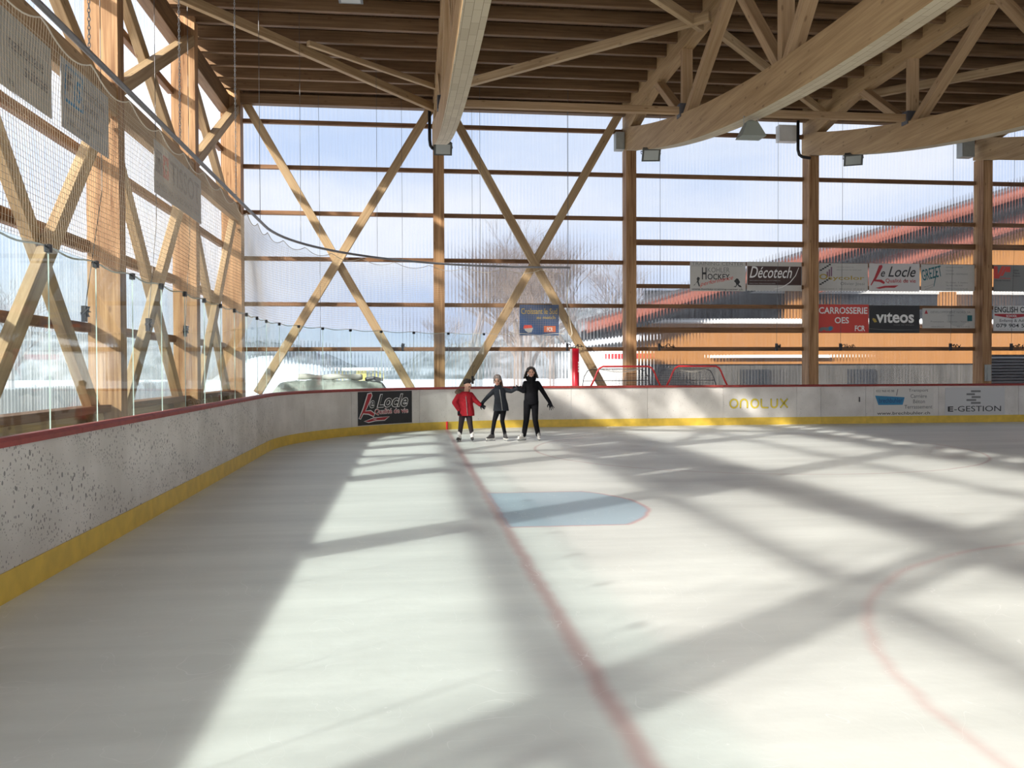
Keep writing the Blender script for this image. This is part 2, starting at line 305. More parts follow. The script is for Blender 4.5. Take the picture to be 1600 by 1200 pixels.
def board_mat(name, amt):
    """white plastic board with puck marks"""
    m, t, o = newmat(name); b = N(t, 'ShaderNodeBsdfPrincipled'); b.inputs['Roughness'].default_value = .38
    tx = N(t, 'ShaderNodeNewGeometry')
    n = N(t, 'ShaderNodeTexNoise'); n.inputs['Scale'].default_value = 1.6; n.inputs['Detail'].default_value = 6; t.links.new(tx.outputs['Position'], n.inputs['Vector'])
    r = N(t, 'ShaderNodeValToRGB'); r.color_ramp.elements[0].position = .35; r.color_ramp.elements[1].position = .65
    r.color_ramp.elements[0].color = (.60, .57, .53, 1); r.color_ramp.elements[1].color = (.76, .73, .69, 1); t.links.new(n.outputs[0], r.inputs[0])
    c = r.outputs[0]
    for sc, th, k in ((13, .12, 0), (27, .15, 3.7), (41, .12, 1.3), (6, .05, 9.1)):
        mp = N(t, 'ShaderNodeMapping'); mp.inputs['Scale'].default_value = (sc * 1.1, sc * 1.1, sc * .85); mp.inputs['Location'].default_value = (k, k, k); mp.inputs['Rotation'].default_value = (.25, .1, 0); t.links.new(tx.outputs['Position'], mp.inputs[0])
        v = N(t, 'ShaderNodeTexVoronoi'); v.inputs['Scale'].default_value = 1; t.links.new(mp.outputs[0], v.inputs['Vector'])
        sp = N(t, 'ShaderNodeSeparateColor'); t.links.new(v.outputs['Color'], sp.inputs[0])
        th_ = N(t, 'ShaderNodeMath', operation='MULTIPLY'); t.links.new(sp.outputs[0], th_.inputs[0]); th_.inputs[1].default_value = th * 2.2 * amt
        lt = N(t, 'ShaderNodeMath', operation='LESS_THAN'); t.links.new(v.outputs['Distance'], lt.inputs[0]); t.links.new(th_.outputs[0], lt.inputs[1])
        ml = N(t, 'ShaderNodeMath', operation='MULTIPLY'); t.links.new(lt.outputs[0], ml.inputs[0]); ml.inputs[1].default_value = .75
        mx = N(t, 'ShaderNodeMix', data_type='RGBA'); t.links.new(ml.outputs[0], mx.inputs['Factor']); t.links.new(c, mx.inputs['A']); mx.inputs['B'].default_value = (.06, .055, .06, 1); c = mx.outputs['Result']
    t.links.new(c, b.inputs['Base Color']); t.links.new(b.outputs[0], o.inputs[0]); return m
M_BOARDL = board_mat('board_scuffed', 1.0); M_BOARDF = board_mat('board_clean', .42)

# ================================================================== SETTING
XL, YF = -4.62, 24.4       # inner faces of the left wall posts and the far wall posts
PX = [-4.86 + 0] + [.80 + 5.53 * k for k in range(5)]      # post / truss centre lines
def deck_z(y): d = 24.65 - y; return 9.40 + .012 * min(d, 29 - d + 1)   # roof plane along the truss
# boards path (ice side)
R = 6.15; CXC, CYC = -2.77 + R, 23.36 - R
LS = CYC + 5.5; LA = R * pi / 2
def path(s, off=0.0):      # off > 0 goes away from the ice
    if s < LS: return Vector((-2.77 - off, -5.5 + s, 0)), Vector((0, 1, 0)), Vector((1, 0, 0))
    if s < LS + LA:
        a = (s - LS) / R; n = Vector((cos(a), -sin(a), 0))
        return Vector((CXC - (R + off) * cos(a), CYC + (R + off) * sin(a), 0)), Vector((sin(a), cos(a), 0)), n
    return Vector((CXC + s - LS - LA, 23.36 + off, 0)), Vector((1, 0, 0)), Vector((0, -1, 0))
# ice sheet
mb = MB(); poly = []
s = 0
while s < LS + LA + 20: poly.append(tuple(path(s, .03)[0][:2])); s += .3 if LS - 1 < s < LS + LA + .5 else 1.5
poly += [(27.8, 23.39), (27.8, -5.5)]
mb.prism(poly, -.03, 0, 2); tag(mb.build('floor_ice', M_ICE), kind='structure')
M_CONC = plain('concrete', (.30, .29, .27), .8, 0, .2, 3)
mb = MB(); mb.box(-5.3, 28, -6, 25.1, -.3, -.03); tag(mb.build('floor', M_CONC), kind='structure')

# corrugated cladding
def corrugated(name, mat, p0, p1, z0, z1, nrm, amp=.013, pitch=.10):
    p0 = Vector(p0); p1 = Vector(p1); d = p1 - p0; L = d.length; d.normalize(); n = Vector(nrm)
    k = int(L / pitch) * 8; vs = []; fs = []
    for i in range(k + 1):
        q = p0 + d * (L * i / k) + n * (amp * sin(2 * pi * i / 8))
        vs += [(q.x, q.y, z0), (q.x, q.y, z1)]
    for i in range(k): fs.append((2*i, 2*i+2, 2*i+3, 2*i+1))
    mb = MB(); mb.add(vs, fs); return tag(mb.build(name, mat, smooth=True), kind='structure')
corrugated('wall_far', M_CLAD, (-5.2, 24.93, 0), (17.4, 24.93, 0), -.1, 9.1, (0, 1, 0))
corrugated('wall_far', M_CLAD, (17.4, 24.93, 0), (28, 24.93, 0), 2.1, 9.1, (0, 1, 0))
M_BACK = wood('stand_boards', (.16, .11, .07), (.26, .19, .12), 'z')
mb = MB(); mb.box(28, 28.2, -6.2, 25.1, -.3, 2.6); tag(mb.build('wall_right', M_BACK), kind='structure')
mb = MB(); mb.box(-5.34, 28.2, -6.3, -6.1, -.3, 2.6); tag(mb.build('wall_back', M_BACK), kind='structure')
mb = MB(); mb.box(28.05, 28.12, -6.2, 25.1, 2.6, 9.2); tag(mb.build('wall_right', M_OPAL), kind='structure')
mb = MB(); mb.box(-5.34, 28.0, -6.25, -6.18, 2.6, 9.2); tag(mb.build('wall_back', M_OPAL), kind='structure')
corrugated('wall_left', M_CLADL, (-5.24, -6, 0), (-5.24, 24.93, 0), .95, 9.0, (1, 0, 0))
M_PLY = wood('plinth_boards', (.40, .30, .18), (.55, .43, .27), 'y')
mb = MB(); mb.box(-5.30, -5.16, -6, 24.93, -.05, .95); tag(mb.build('wall_left_base', M_PLY), kind='structure')
# roof deck (boards over the joists), fascia
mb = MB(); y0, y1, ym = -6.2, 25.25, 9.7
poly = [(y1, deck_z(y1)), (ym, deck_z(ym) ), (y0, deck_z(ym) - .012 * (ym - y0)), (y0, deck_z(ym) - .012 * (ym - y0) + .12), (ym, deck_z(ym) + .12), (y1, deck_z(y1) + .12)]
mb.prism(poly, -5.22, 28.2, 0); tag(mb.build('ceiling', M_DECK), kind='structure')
mb = MB(); mb.box(-5.22, 28.2, 25.0, 25.08, 9.10, 9.40); tag(mb.build('trim_1', M_DECK), kind='structure')

# ------------------------------------------------------------------ far wall timber
for k in range(6):
    if k == 0: mb = MB(); mb.box(-5.12, -4.60, 24.38, 24.84, -.03, 9.28)
    else: mb = MB(); mb.box(PX[k] - .15, PX[k] + .15, 24.38, 24.84, -.03, 7.93)
    x = PX[k]; o = mb.build('wall_post', M_POST, origin=(x, 24.6, 0))
    lab = ['thick timber post in the far left corner of the hall', 'slim brown timber post behind the red-jacketed skater, end floodlight above it',
           'pale timber post directly behind the first goal frame', 'timber post between the brown and the red advert boards',
           'timber post at the right, between the pale and the phone-number advert boards', 'timber post of the far wall beyond the right edge'][k]
    tag(o, lab, 'post', 'posts of the far wall')
ZG = [8.51, 7.25, 5.98, 4.70, 3.43, 2.17]; ZX = [5.30, 4.02, 2.73]
BAYN = ['in the far corner bay', 'in the second bay from the left', 'in the bay above the second goal frame', 'in the bay holding the red advert board', 'in the rightmost visible bay']
for b in range(5):
    xa = -4.6 if b == 0 else PX[b] + .15; xb = PX[b+1] - .15
    zs = sorted(ZG + (ZX if b >= 2 else []), reverse=True)
    for i, z in enumerate(zs):
        h = .16 if (z in ZX and z != 4.02) else .115
        o = beam('wall_rail', (xa, 24.80, z), (xb, 24.80, z), .12, h, M_RAIL)
        tag(o, 'brown wall rail, %s from the top, %s' % (ORD[i], BAYN[b]), 'rail', 'horizontal rails of the far wall')
    o = beam('eave_beam', (xa, 24.55, 9.04), (xb, 24.55, 9.04), .26, .27, M_JOIST)
    tag(o, 'deep eave beam over the far wall, %s bay from the left corner' % ORD[b], 'beam', 'eave beams of the far wall')
# far X braces
def brace(a, b, w, h, lab, upv=(0, 1, 0), mat=M_PALE, grp=None, name='diagonal_brace'):
    o = beam(name, a, b, w, h, mat, upv); tag(o, lab, 'brace', grp); return o
G1 = 'crossed braces of the far wall'
brace((-4.22, 24.50, .95), (.56, 24.50, 8.88), .235, .12, 'far corner brace rising from lower left to the first truss', grp=G1)
brace((-4.50, 24.63, 8.98), (.08, 24.63, .90), .235, .12, 'far corner brace falling from the top left corner to lower right', grp=G1)
brace((1.10, 24.50, 8.95), (5.63, 24.50, .85), .235, .12, 'second bay brace falling from the first truss towards the goal frames', grp=G1)
brace((6.02, 24.63, 8.95), (1.35, 24.63, .85), .235, .12, 'second bay brace rising from behind the skaters to the second truss', grp=G1)

# ------------------------------------------------------------------ left wall timber
LY = [24.61 - 4.99 * k for k in range(0, 7)]
pn = ['', 'timber post nearest the far corner on the left wall', 'broad sunlit timber post between the two left banners']
for k in range(1, 7):
    mb = MB(); y = LY[k]; mb.box(-5.12, XL, y - .15, y + .15, -.03, 9.25)
    o = mb.build('wall_post', M_POST, origin=(-4.87, y, 0))
    tag(o, pn[k] if k < 3 else 'broad left wall post, %s from the far corner' % ORD[k], 'post', 'posts of the left wall')
ZL = [2.27, 3.56, 5.02, 6.05, 7.63]
for b in range(6):
    ya = LY[b+1] + .15; yb = LY[b] - .15 if b else 24.38
    for i, z in enumerate(sorted(ZL, reverse=True)):
        o = beam('wall_rail', (-5.13, ya, z), (-5.13, yb, z), .12, .19 if z == 3.56 else .15, M_RAIL)
        tag(o, 'left wall rail, %s from the top, %s bay from the far corner' % (ORD[i], ORD[b]), 'rail', 'horizontal rails of the left wall')
    o = beam('tie_beam', (-4.72, ya, 5.87), (-4.72, yb, 5.87), .16, .46, M_GLUX)
    tag(o, 'deep pale tie beam behind the net on the left wall, %s bay from the far corner' % ORD[b], 'beam', 'tie beams of the left wall')
    o = beam('eave_beam', (-5.02, ya, 8.87), (-5.02, yb, 8.87), .26, .50, M_JOIST)
    tag(o, 'eave beam at the top of the left wall, %s bay from the far corner' % ORD[b], 'beam', 'eave beams of the left wall')
    o = beam('sill_beam', (-4.95, ya, .98), (-4.95, yb, .98), .34, .12, M_RAIL)
    tag(o, 'low sill beam under the left wall sheets, %s bay from the far corner' % ORD[b], 'beam', 'sill beams of the left wall')
    g = 'crossed braces of the left wall'; nb = ORD[b]
    if b > 2: continue
    brace((-4.78, ya + .15, .75), (-4.78, yb - .2, 5.62), .26, .15, 'lower left wall brace rising away from the camera, %s bay from the far corner' % nb, (1, 0, 0), grp=g)
    brace((-4.94, yb - .15, .75), (-4.94, ya + .2, 5.62), .26, .15, 'lower left wall brace falling away from the camera, %s bay from the far corner' % nb, (1, 0, 0), grp=g)
    brace((-4.72, ya, 6.18), (-4.72, yb, 8.72), .22, .20, 'upper left wall brace rising away from the camera, %s bay from the far corner' % nb, (1, 0, 0), grp=g)
    brace((-4.96, ya + .1, 8.65), (-4.96, yb - .1, 6.12), .26, .16, 'upper left wall brace falling away from the camera, %s bay from the far corner' % nb, (1, 0, 0), grp=g)

# ------------------------------------------------------------------ trusses
def lens_z(y): return 5.93 + ((y - 9.7) / 14.95) ** 2 * 2.03
def top_lo(y): d = 24.65 - y; d = min(d, 29.9 - d); return 8.72 + .035 * d - max(0, (2.6 - d)) * .16
TN = ['the first truss, pale underside running overhead', 'the second truss over the goal frames', 'the third truss', 'the fourth truss', 'the fifth truss']
for k in range(1, 6):
    x = PX[k]
    root = empty('roof_truss', (x, 24.6, 7.95), ['pale lens-shaped timber roof truss running overhead from the post behind the skaters',
        'big lens-shaped timber truss sweeping up to the right from the post by the goal frames', 'lens-shaped timber truss landing on the post left of the red advert',
        'lens-shaped timber truss landing on the rightmost visible post', 'far right timber truss outside the picture'][k-1], 'truss', 'lens-shaped roof trusses')
    # bottom chord
    mb = MB(); ys = [24.86 - .75 * i for i in range(41)]; ys[-1] = -5.0
    lo = [(y, lens_z(min(y, 24.65))) for y in ys]; hi = [(y, lens_z(min(y, 24.65)) + .66) for y in ys]
    for i in range(len(ys) - 1):
        pass
    vs = []; w = .165
    for (y, z), (_, z2) in zip(lo, hi): vs += [(x - w, y, z), (x + w, y, z), (x + w, y, z2), (x - w, y, z2)]
    n = len(ys); fs = [(0, 1, 2, 3), tuple(4*(n-1) + j for j in (3, 2, 1, 0))]
    for i in range(n - 1):
        for j in range(4): fs.append((4*i + j, 4*i + 4 + j, 4*i + 4 + (j+1) % 4, 4*i + (j+1) % 4))
    mb.add(vs, fs); mb.mi = [1 if (i_ > 1 and (i_ - 2) % 4 == 0) else 0 for i_ in range(len(fs))]; child(mb, 'bottom_chord', [M_GLU, M_UNDER], root)
    mb = MB(); vs = []; w = .14
    for y in ys: vs += [(x - w, y, top_lo(y)), (x + w, y, top_lo(y)), (x + w, y, deck_z(y) - .01), (x - w, y, deck_z(y) - .01)]
    mb.add(vs, fs); child(mb, 'top_chord', M_GLU, root)
    mb = MB(); mb.box(x - .12, x + .12, 24.55, 24.84, 8.6, 9.0); child(mb, 'end_block', M_GLU, root)
    def wb(y0, z0, y1, z1, w=.22, h=.18):
        beam('web_member', (x, y0, z0), (x, y1, z1), w, h, M_WEB, (0, 1, 0) if abs(y1 - y0) < 1.2 else (0, 0, 1), parent=root)
    def L_(y): return lens_z(y) + .60
    def T_(y): return top_lo(y) + .06
    for sgn in (0, 1):
        q = (lambda y: 19.4 - y) if sgn else (lambda y: y)
        wb(q(24.3), L_(24.3), q(23.3), T_(23.3), .16, .14)
        wb(q(21.6), T_(21.6), q(19.5), L_(19.5))
        wb(q(19.35), L_(19.35), q(19.35), T_(19.35), .24, .16)
        wb(q(19.2), L_(19.2), q(16.5), T_(16.5), .24, .2)
        wb(q(16.3), T_(16.3), q(14.2), L_(14.2), .2, .18)
        wb(q(14.05), L_(14.05), q(14.05), T_(14.05), .24, .16)
        wb(q(13.9), L_(13.9), q(11.6), T_(11.6), .24, .2)
    mb = MB(); mb.box(x - .19, x + .19, 19.25, 19.5, 7.36, 7.66); child(mb, 'joint_bracket', M_DSTEEL, root)

# ------------------------------------------------------------------ joists
ROWS = [23.95 - .86 * i for i in range(34)]
for b in range(5):
    xa = -5.20 if b == 0 else PX[b] + .14; xb = PX[b+1] - .14
    for i, y in enumerate(ROWS):
        if b and (y < 9.5): continue
        if y < -5: continue
        z = deck_z(y) - .15
        o = beam('roof_joist', (xa, y, z), (xb, y, z), .13, .28, M_JOIST)
        tag(o, 'roof joist, %s row from the far wall, %s bay from the left wall' % (ORD[i], ORD[b]), 'joist', 'roof joists under the boarded ceiling')
g = 'flat braces under the roof joists'
brace((-4.6, 17.35, 8.86), (.66, 24.0, 8.80), .13, .20, 'long diagonal roof brace over the far corner bay', (0, 0, 1), grp=g)
brace((-2.25, 19.85, 8.9), (.66, 22.55, 8.9), .11, .12, 'thin short diagonal roof brace behind the long one in the corner bay', (0, 0, 1), grp=g)
brace((.95, 22.45, 8.84), (6.17, 17.35, 8.86), .13, .20, 'diagonal roof brace between the first and second trusses', (0, 0, 1), grp=g)
brace((6.17, 17.9, 8.86), (.95, 12.9, 8.9), .13, .20, 'diagonal roof brace at the top edge between the first two trusses', (0, 0, 1), grp=g)
brace((6.45, 17.9, 8.86), (11.7, 23.4, 8.80), .13, .20, 'diagonal roof brace behind the second truss', (0, 0, 1), grp=g)
brace((12.0, 21.9, 8.84), (17.2, 16.9, 8.86), .13, .20, 'diagonal roof brace right of the third truss', (0, 0, 1), grp=g)
for b in range(1, 4):
    o = beam('roof_strut', (PX[b] + .165, 19.38, 7.52), (PX[b+1] - .19, 19.38, 7.52), .14, .16, M_GLUX)
    tag(o, ['', 'horizontal strut tying the first truss to the second', 'horizontal strut tying the second truss to the third', 'horizontal strut tying the third truss to the fourth'][b], 'strut', 'struts between the truss bottom chords')

# ------------------------------------------------------------------ dasher boards
def sweep(mb, prof, s0, s1, step=.25):
    n = max(2, int((s1 - s0) / step) + 1) if (s1 > LS and s0 < LS + LA) else 2
    ss = [s0 + (s1 - s0) * i / (n - 1) for i in range(n)]; k = len(prof); vs = []
    for s in ss:
        for off, z in prof: p = path(s, off)[0]; vs.append((p.x, p.y, z))
    fs = [tuple(range(k)), tuple((n-1)*k + j for j in range(k-1, -1, -1))]
    for i in range(n - 1):
        for j in range(k): fs.append((i*k + j, i*k + k + j, i*k + k + (j+1) % k, i*k + (j+1) % k))
    mb.add(vs, fs)
SX = lambda x: LS + LA + (x - CXC)
J = [0, 2.2, 4.4, 6.5, 8.7, 10.9, 13.08, 15.1, 17.2, 19.36, 21.5, 23.2, 25.0, 26.85, 29.05, 31.2] + [SX(x) for x in (4.37, 6.52, 8.70, 10.86, 11.58, 12.93, 15.16, 17.66, 19.8, 22, 24.2, 26.4)]
BL = {6: 'nearest the camera at the left picture edge', 7: 'second from the left picture edge', 8: 'third from the left picture edge', 9: 'fourth from the left picture edge',
      10: 'last straight one on the left side', 11: 'where the left corner curve begins', 12: 'on the left corner curve, below the corner post', 13: 'on the corner curve left of the black advert',
      14: 'carrying the black advert on the corner curve', 15: 'behind the red-jacketed skater', 16: 'behind the woman in black', 17: 'right of the red padded post', 18: 'below the two goal frames',
      19: 'carrying the yellow outlined lettering', 20: 'narrow one right of the yellow lettering', 21: 'door panel with a small black latch', 22: 'carrying the blue emblem advert', 23: 'carrying the stacked bars advert', 24: 'with the blue kick strip at the right edge'}
for i in range(len(J) - 1):
    s0, s1 = J[i] + .004, J[i+1] - .004
    p = path((s0 + s1) / 2)[0]
    root = empty('dasher_board', (p.x, p.y, 0), 'white rink board panel ' + BL.get(i, 'beside the camera, %s along the left side' % ORD[i] if i < 6 else 'beyond the right picture edge, %s along' % ORD[i]), 'rink board', 'white dasher boards around the ice')
    left = s1 < 24
    mb = MB(); sweep(mb, [(0, 0), (.05, 0), (.05, 1.06), (0, 1.06)], s0, s1); child(mb, 'panel', M_BOARDL if left else M_BOARDF, root)
    mb = MB(); sweep(mb, [(-.018, .0), (-.001, .0), (-.001, .205), (-.012, .205)], s0 - .003, s1 + .003); child(mb, 'kick_strip', M_BLUEK if i == 24 else M_YEL, root)
    mb = MB(); sweep(mb, [(-.035, 1.062), (.085, 1.062), (.09, 1.10), (.06, 1.125), (-.01, 1.125), (-.04, 1.10)], s0 - .001, s1 + .001); child(mb, 'cap_rail', M_RED, root)
    if i == 21:
        mb = MB(); mb.box(12.72, 12.745, 23.335, 23.355, .62, .76); sub(child(mb, 'latch', M_BLACK, root), [c for c in root.children if c.name.startswith('panel')][0])
mb = MB(); mb.box(.90, .96, 0, .012, 0, .2)
p, tv, nv = path(LS + radians(66.5) * R)
mb = MB(); mb.tube([p + nv * .022 + Vector((0, 0, .005)), p + nv * .022 + Vector((0, 0, .21))], .03, 6)
tag(mb.build('goal_line_mark', M_REDF, origin=(p.x, p.y, 0)), 'short red stripe on the yellow kick strip where the goal line ends', 'mark')

# ------------------------------------------------------------------ glass
NG = 29; s_a, s_b = 1.4, SX(1.95)
gs = [s_a + (s_b - s_a) * i / NG for i in range(NG + 1)]
for i in range(NG):
    s0, s1 = gs[i] + .003, gs[i+1] - .003; p = path((s0+s1)/2, .03)[0]
    root = empty('glass_panel', (p.x, p.y, 1.125), 'clear rink glass pane, %s counting from the free end behind the skaters towards the camera' % ORD[NG - 1 - i], 'glass pane', 'rink glass panes on the left boards')
    mb = MB(); mb.cur = 0
    n = 4 if LS - 1 < s1 and s0 < LS + LA else 2
    ss = [s0 + (s1-s0) * k / (n-1) for k in range(n)]; vs = []
    for s in ss:
        for off, z in ((.026, 1.126), (.033, 1.126), (.033, 2.55), (.026, 2.55)): q = path(s, off)[0]; vs.append((q.x, q.y, z))
    mb.add(vs, [(i2*4 + j, i2*4 + 4 + j, i2*4 + 4 + (j+1) % 4, i2*4 + (j+1) % 4) for i2 in range(n-1) for j in (1, 3)])
    mb.cur = 1
    mb.add(vs, [(i2*4 + j, i2*4 + 4 + j, i2*4 + 4 + (j+1) % 4, i2*4 + (j+1) % 4) for i2 in range(n-1) for j in (0, 2)] + [(0, 1, 2, 3), tuple((n-1)*4 + j for j in (3, 2, 1, 0))])
    child(mb, 'pane', [M_GLASS, M_GEDGE], root)
    q, t_, n_ = path(gs[i+1], .03); mb = MB()
    a = q + t_ * -.03; b = q + t_ * .03
    for z0, z1 in ((2.505, 2.565),):
        vs = []
        for z in (z0, z1):
            for pp in (a - n_*.02, b - n_*.02, b + n_*.02, a + n_*.02): vs.append((pp.x, pp.y, z))
        mb.hexa(vs)
    child(mb, 'clip', M_BLACK, root)

# ------------------------------------------------------------------ pipe rail + net
S_END = SX(4.35); PZ = 4.37
rp = empty('net_rail', (-2.79, 3.5, PZ), 'long curved grey pipe hung from chains, carrying the safety net', 'pipe')
ss = [9 + .35 * i for i in range(int((S_END - 9) / .35) + 1)] + [S_END]
mb = MB(); mb.tube([path(s, .02)[0] + Vector((0, 0, PZ)) for s in ss], .028, 10); child(mb, 'pipe', M_PIPE, rp, True)
rn = empty('safety_net', (-2.79, 3.5, 2.55), 'beige mesh safety net hanging above the rink glass round the left corner', 'net')
def ntop(s): u = (s / 1.05) % 1; return PZ - .05 - .12 * 4 * u * (1 - u)
def noff(s, z):  # gentle billow
    return .05 + .05 * sin(s * 1.3 + z) * sin((z - 2.55) / 1.8 * pi)
mb = MB()
def strand(pts, r):
    vs = []; fs = []
    for i, p in enumerate(pts): vs += [p + Vector((0, 0, r)), p + Vector((r * .8, 0, -r*.5)), p + Vector((-r * .8, 0, -r*.5))]
    for i in range(len(pts) - 1):
        for j in range(3): fs.append((3*i+j, 3*i+3+j, 3*i+3+(j+1) % 3, 3*i+(j+1) % 3))
    mb.add(vs, fs)
def vstrand(pts, r):
    vs = []; fs = []
    for p in pts: vs += [p + Vector((r, 0, 0)), p + Vector((-r*.5, r*.8, 0)), p + Vector((-r*.5, -r*.8, 0))]
    for i in range(len(pts) - 1):
        for j in range(3): fs.append((3*i+j, 3*i+3+j, 3*i+3+(j+1) % 3, 3*i+(j+1) % 3))
    mb.add(vs, fs)
CELL = .048; s = 9.0
while s < S_END:
    zt = ntop(s); vstrand([path(s, noff(s, z))[0] + Vector((0, 0, z)) for z in [2.56 + (zt - 2.56) * k / 6 for k in range(7)]], .0021); s += CELL
z = 2.58
while z < 4.2:
    strand([path(s, noff(s, z))[0] + Vector((0, 0, z)) for s in [9 + .2 * i for i in range(int((S_END - 9) / .2))]], .0019); z += CELL
child(mb, 'mesh', M_NET, rn)
mb = MB(); mb.tube([path(s, .05)[0] + Vector((0, 0, ntop(s))) for s in [9 + .105 * i for i in range(int((S_END - 9) / .105))]], .007, 5); child(mb, 'top_cord', M_ROPE, rn)
mb = MB(); mb.tube([path(s, .05)[0] + Vector((0, 0, 2.56 - .035 * sin(((s - s_a) / ((s_b - s_a) / NG)) * pi) ** 2)) for s in [9 + .13 * i for i in range(int((S_END - 9) / .13))]], .008, 5); child(mb, 'bottom_cord', M_ROPE, rn)
e = path(S_END, .05)[0]
mb = MB(); mb.tube([e + Vector((0, 0, 4.3)), e + Vector((-.05, 0, 3.9)), e + Vector((-.09, 0, 3.4)), e + Vector((0, 0, 2.9)), e + Vector((.06, 0, 2.56)), e + Vector((.02, 0, 2.48)), e + Vector((-.06, 0, 2.55))], .011, 6); child(mb, 'side_rope', M_ROPE, rn)

# chains, cables
def chain(x, y, z0, z1, lab):
    mb = MB(); z = z0; k = 0
    while z < z1:
        pts = []
        for j in range(8):
            a = 2*pi*j/8; u = .011 * cos(a); w = .024 * sin(a)
            pts.append((x + (u if k % 2 else 0), y + (0 if k % 2 else u), z + w))
        mb.tube(pts, .0042, 4, closed=True); z += .038; k += 1
    tag(mb.build('hanger_chain', M_STEEL, origin=(x, y, z0)), lab, 'chain', 'steel chains holding the net pipe')
for yv, lab in ((8.0, 'steel chain holding the net pipe, nearest the camera'), (11.0, 'steel chain holding the net pipe between the two sunlit left posts'), (14.4, 'steel chain holding the net pipe near the far left corner')):
    chain(-2.79, yv, PZ + .03, deck_z(yv) - .02, lab)
def cable(pts, lab, r=.006, mat=M_WIRE, grp='thin cables hanging from the roof', clip=False):
    o = Vector(pts[-1]); root = empty('hanging_cable', o, lab, 'cable', grp)
    mb = MB(); mb.tube(pts, r, 5); child(mb, 'cable', mat, root)
    if clip:
        mb = MB(); x, y, z = pts[-1]
        rg = random.Random(int(x * 100)); L = []
        for j in range(26): L.append((x + rg.uniform(-.05, .05) + (j / 26) * clip, y + rg.uniform(-.05, .02), z + rg.uniform(-.05, .09)))
        mb.tube(L, .011, 5); mb.box(x - .03, x + .03, y - .04, y + .03, z - .12, z + .1); child(mb, 'tied_bundle', M_BLACK, root)
for yv, w in ((16.9, 'first of the pipe cables right of the corner post'),):
    pass
for sx, lab in ((path(22.0)[0], 'thin cable from roof to net pipe just right of the corner post'), (path(24.9)[0], 'thin cable from roof to net pipe crossing the corner brace'),
                (path(27.75)[0], 'thin cable from roof to net pipe left of the first truss post'), (path(SX(1.85))[0], 'thin cable from roof to net pipe right of the first truss post'), (path(SX(4.3))[0], 'thin cable holding the free end of the net pipe')):
    cable([(sx.x, sx.y + .02, deck_z(sx.y) - .05), (sx.x, sx.y + .02, PZ)], lab, .005, M_WIRE)
for x, c, lab in ((-.23, .02, 'cable ending in a black hook on the rail left of the first post'), (1.72, .03, 'cable dropping behind the red-jacketed skater'), (4.43, .5, 'cable tied to the rail left of the goal post in a long black bundle'),
                  (7.13, .5, 'cable tied to the rail above the goal frames'), (10.67, .08, 'cable ending at a small black clip above the yellow lettering'), (12.65, .45, 'cable tied below the red advert board'),
                  (16.14, .35, 'cable tied below the rightmost pale advert'), (18.12, .4, 'cable at the right edge of the picture'), (-2.48, 0, 'cable running down the far corner bay near the left post')):
    cable([(x, 24.2, deck_z(24.2) - .3), (x + .01, 24.22, 5), (x, 24.3, 2.22 if x != 1.72 else 1.3)], lab, .005, clip=c)
for y, y2, lab in ((13.2, 12.55, 'cable on the left wall beside the broad sunlit post'), (15.9, 15.45, 'cable on the left wall behind the glass, second from the left'), (18.2, 17.9, 'cable on the left wall, third from the left')):
    cable([(-4.45, y, 9.0), (-4.45, y, 4.2), (-4.48, y2, 2.38)], lab, .006, clip=.04)

# ------------------------------------------------------------------ signs and lettering
def frame_far(x0, z0, y=24.70):  return lambda u, v, n: Vector((x0 + u, y - n, z0 + v))
def frame_left(y0, z0, x=-4.44): return lambda u, v, n: Vector((x + n, y0 + u, z0 + v))
def frame_board(s0, z0):
    def f(u, v, n): p, t, nn = path(s0 + u); q = p + nn * (n + .003); return Vector((q.x, q.y, z0 + v))
    return f
def flat(name, fr, pts2, n0, n1, mat, root, sub=1):
    """extruded outline given in sign coordinates"""
    if sub > 1 and len(pts2) == 4:
        (a, b), (c, d) = pts2[0], pts2[2]; mb = MB()
        for i in range(sub):
            u0 = a + (c - a) * i / sub; u1 = a + (c - a) * (i+1) / sub
            mb.hexa([fr(u0, b, n1), fr(u1, b, n1), fr(u1, b, n0), fr(u0, b, n0), fr(u0, d, n1), fr(u1, d, n1), fr(u1, d, n0), fr(u0, d, n0)])
        return child(mb, name, mat, root)
    k = len(pts2); mb = MB(); mb.add([fr(u, v, n1) for u, v in pts2] + [fr(u, v, n0) for u, v in pts2], [tuple(range(k)), tuple(range(2*k-1, k-1, -1))] + [(i, (i+1) % k, k + (i+1) % k, k + i) for i in range(k)])
    return child(mb, name, mat, root)
def rect(a, b, c, d): return [(a, b), (c, b), (c, d), (a, d)]
def text(fr, s, u0, v0, w, h, mat, root, bold=0.0, shear=0.0, n=.004, rot=0.0, name='lettering', thick=.0015):
    cu = bpy.data.curves.new('t', 'FONT'); cu.body = s; cu.size = 1; cu.offset = bold; cu.shear = shear; cu.resolution_u = 3; cu.extrude = 0
    ob = bpy.data.objects.new('t', cu); COL.objects.link(ob)
    dg = bpy.context.evaluated_depsgraph_get(); me = bpy.data.meshes.new_from_object(ob.evaluated_get(dg))
    xs = [v.co.x for v in me.vertices]; ys = [v.co.y for v in me.vertices]; x0, x1, y0, y1 = min(xs), max(xs), min(ys), max(ys)
    kx, ky = w / (x1 - x0), h / (y1 - y0); o = root.location
    for v in me.vertices:
        a, b = (v.co.x - x0) * kx, (v.co.y - y0) * ky
        a, b = a * cos(rot) - b * sin(rot), a * sin(rot) + b * cos(rot)
        v.co = fr(u0 + a, v0 + b, n) - o
    me.materials.clear(); me.materials.append(mat); bpy.data.objects.remove(ob); bpy.data.curves.remove(cu)
    ob = bpy.data.objects.new(name, me); COL.objects.link(ob); ob.parent = root; return ob
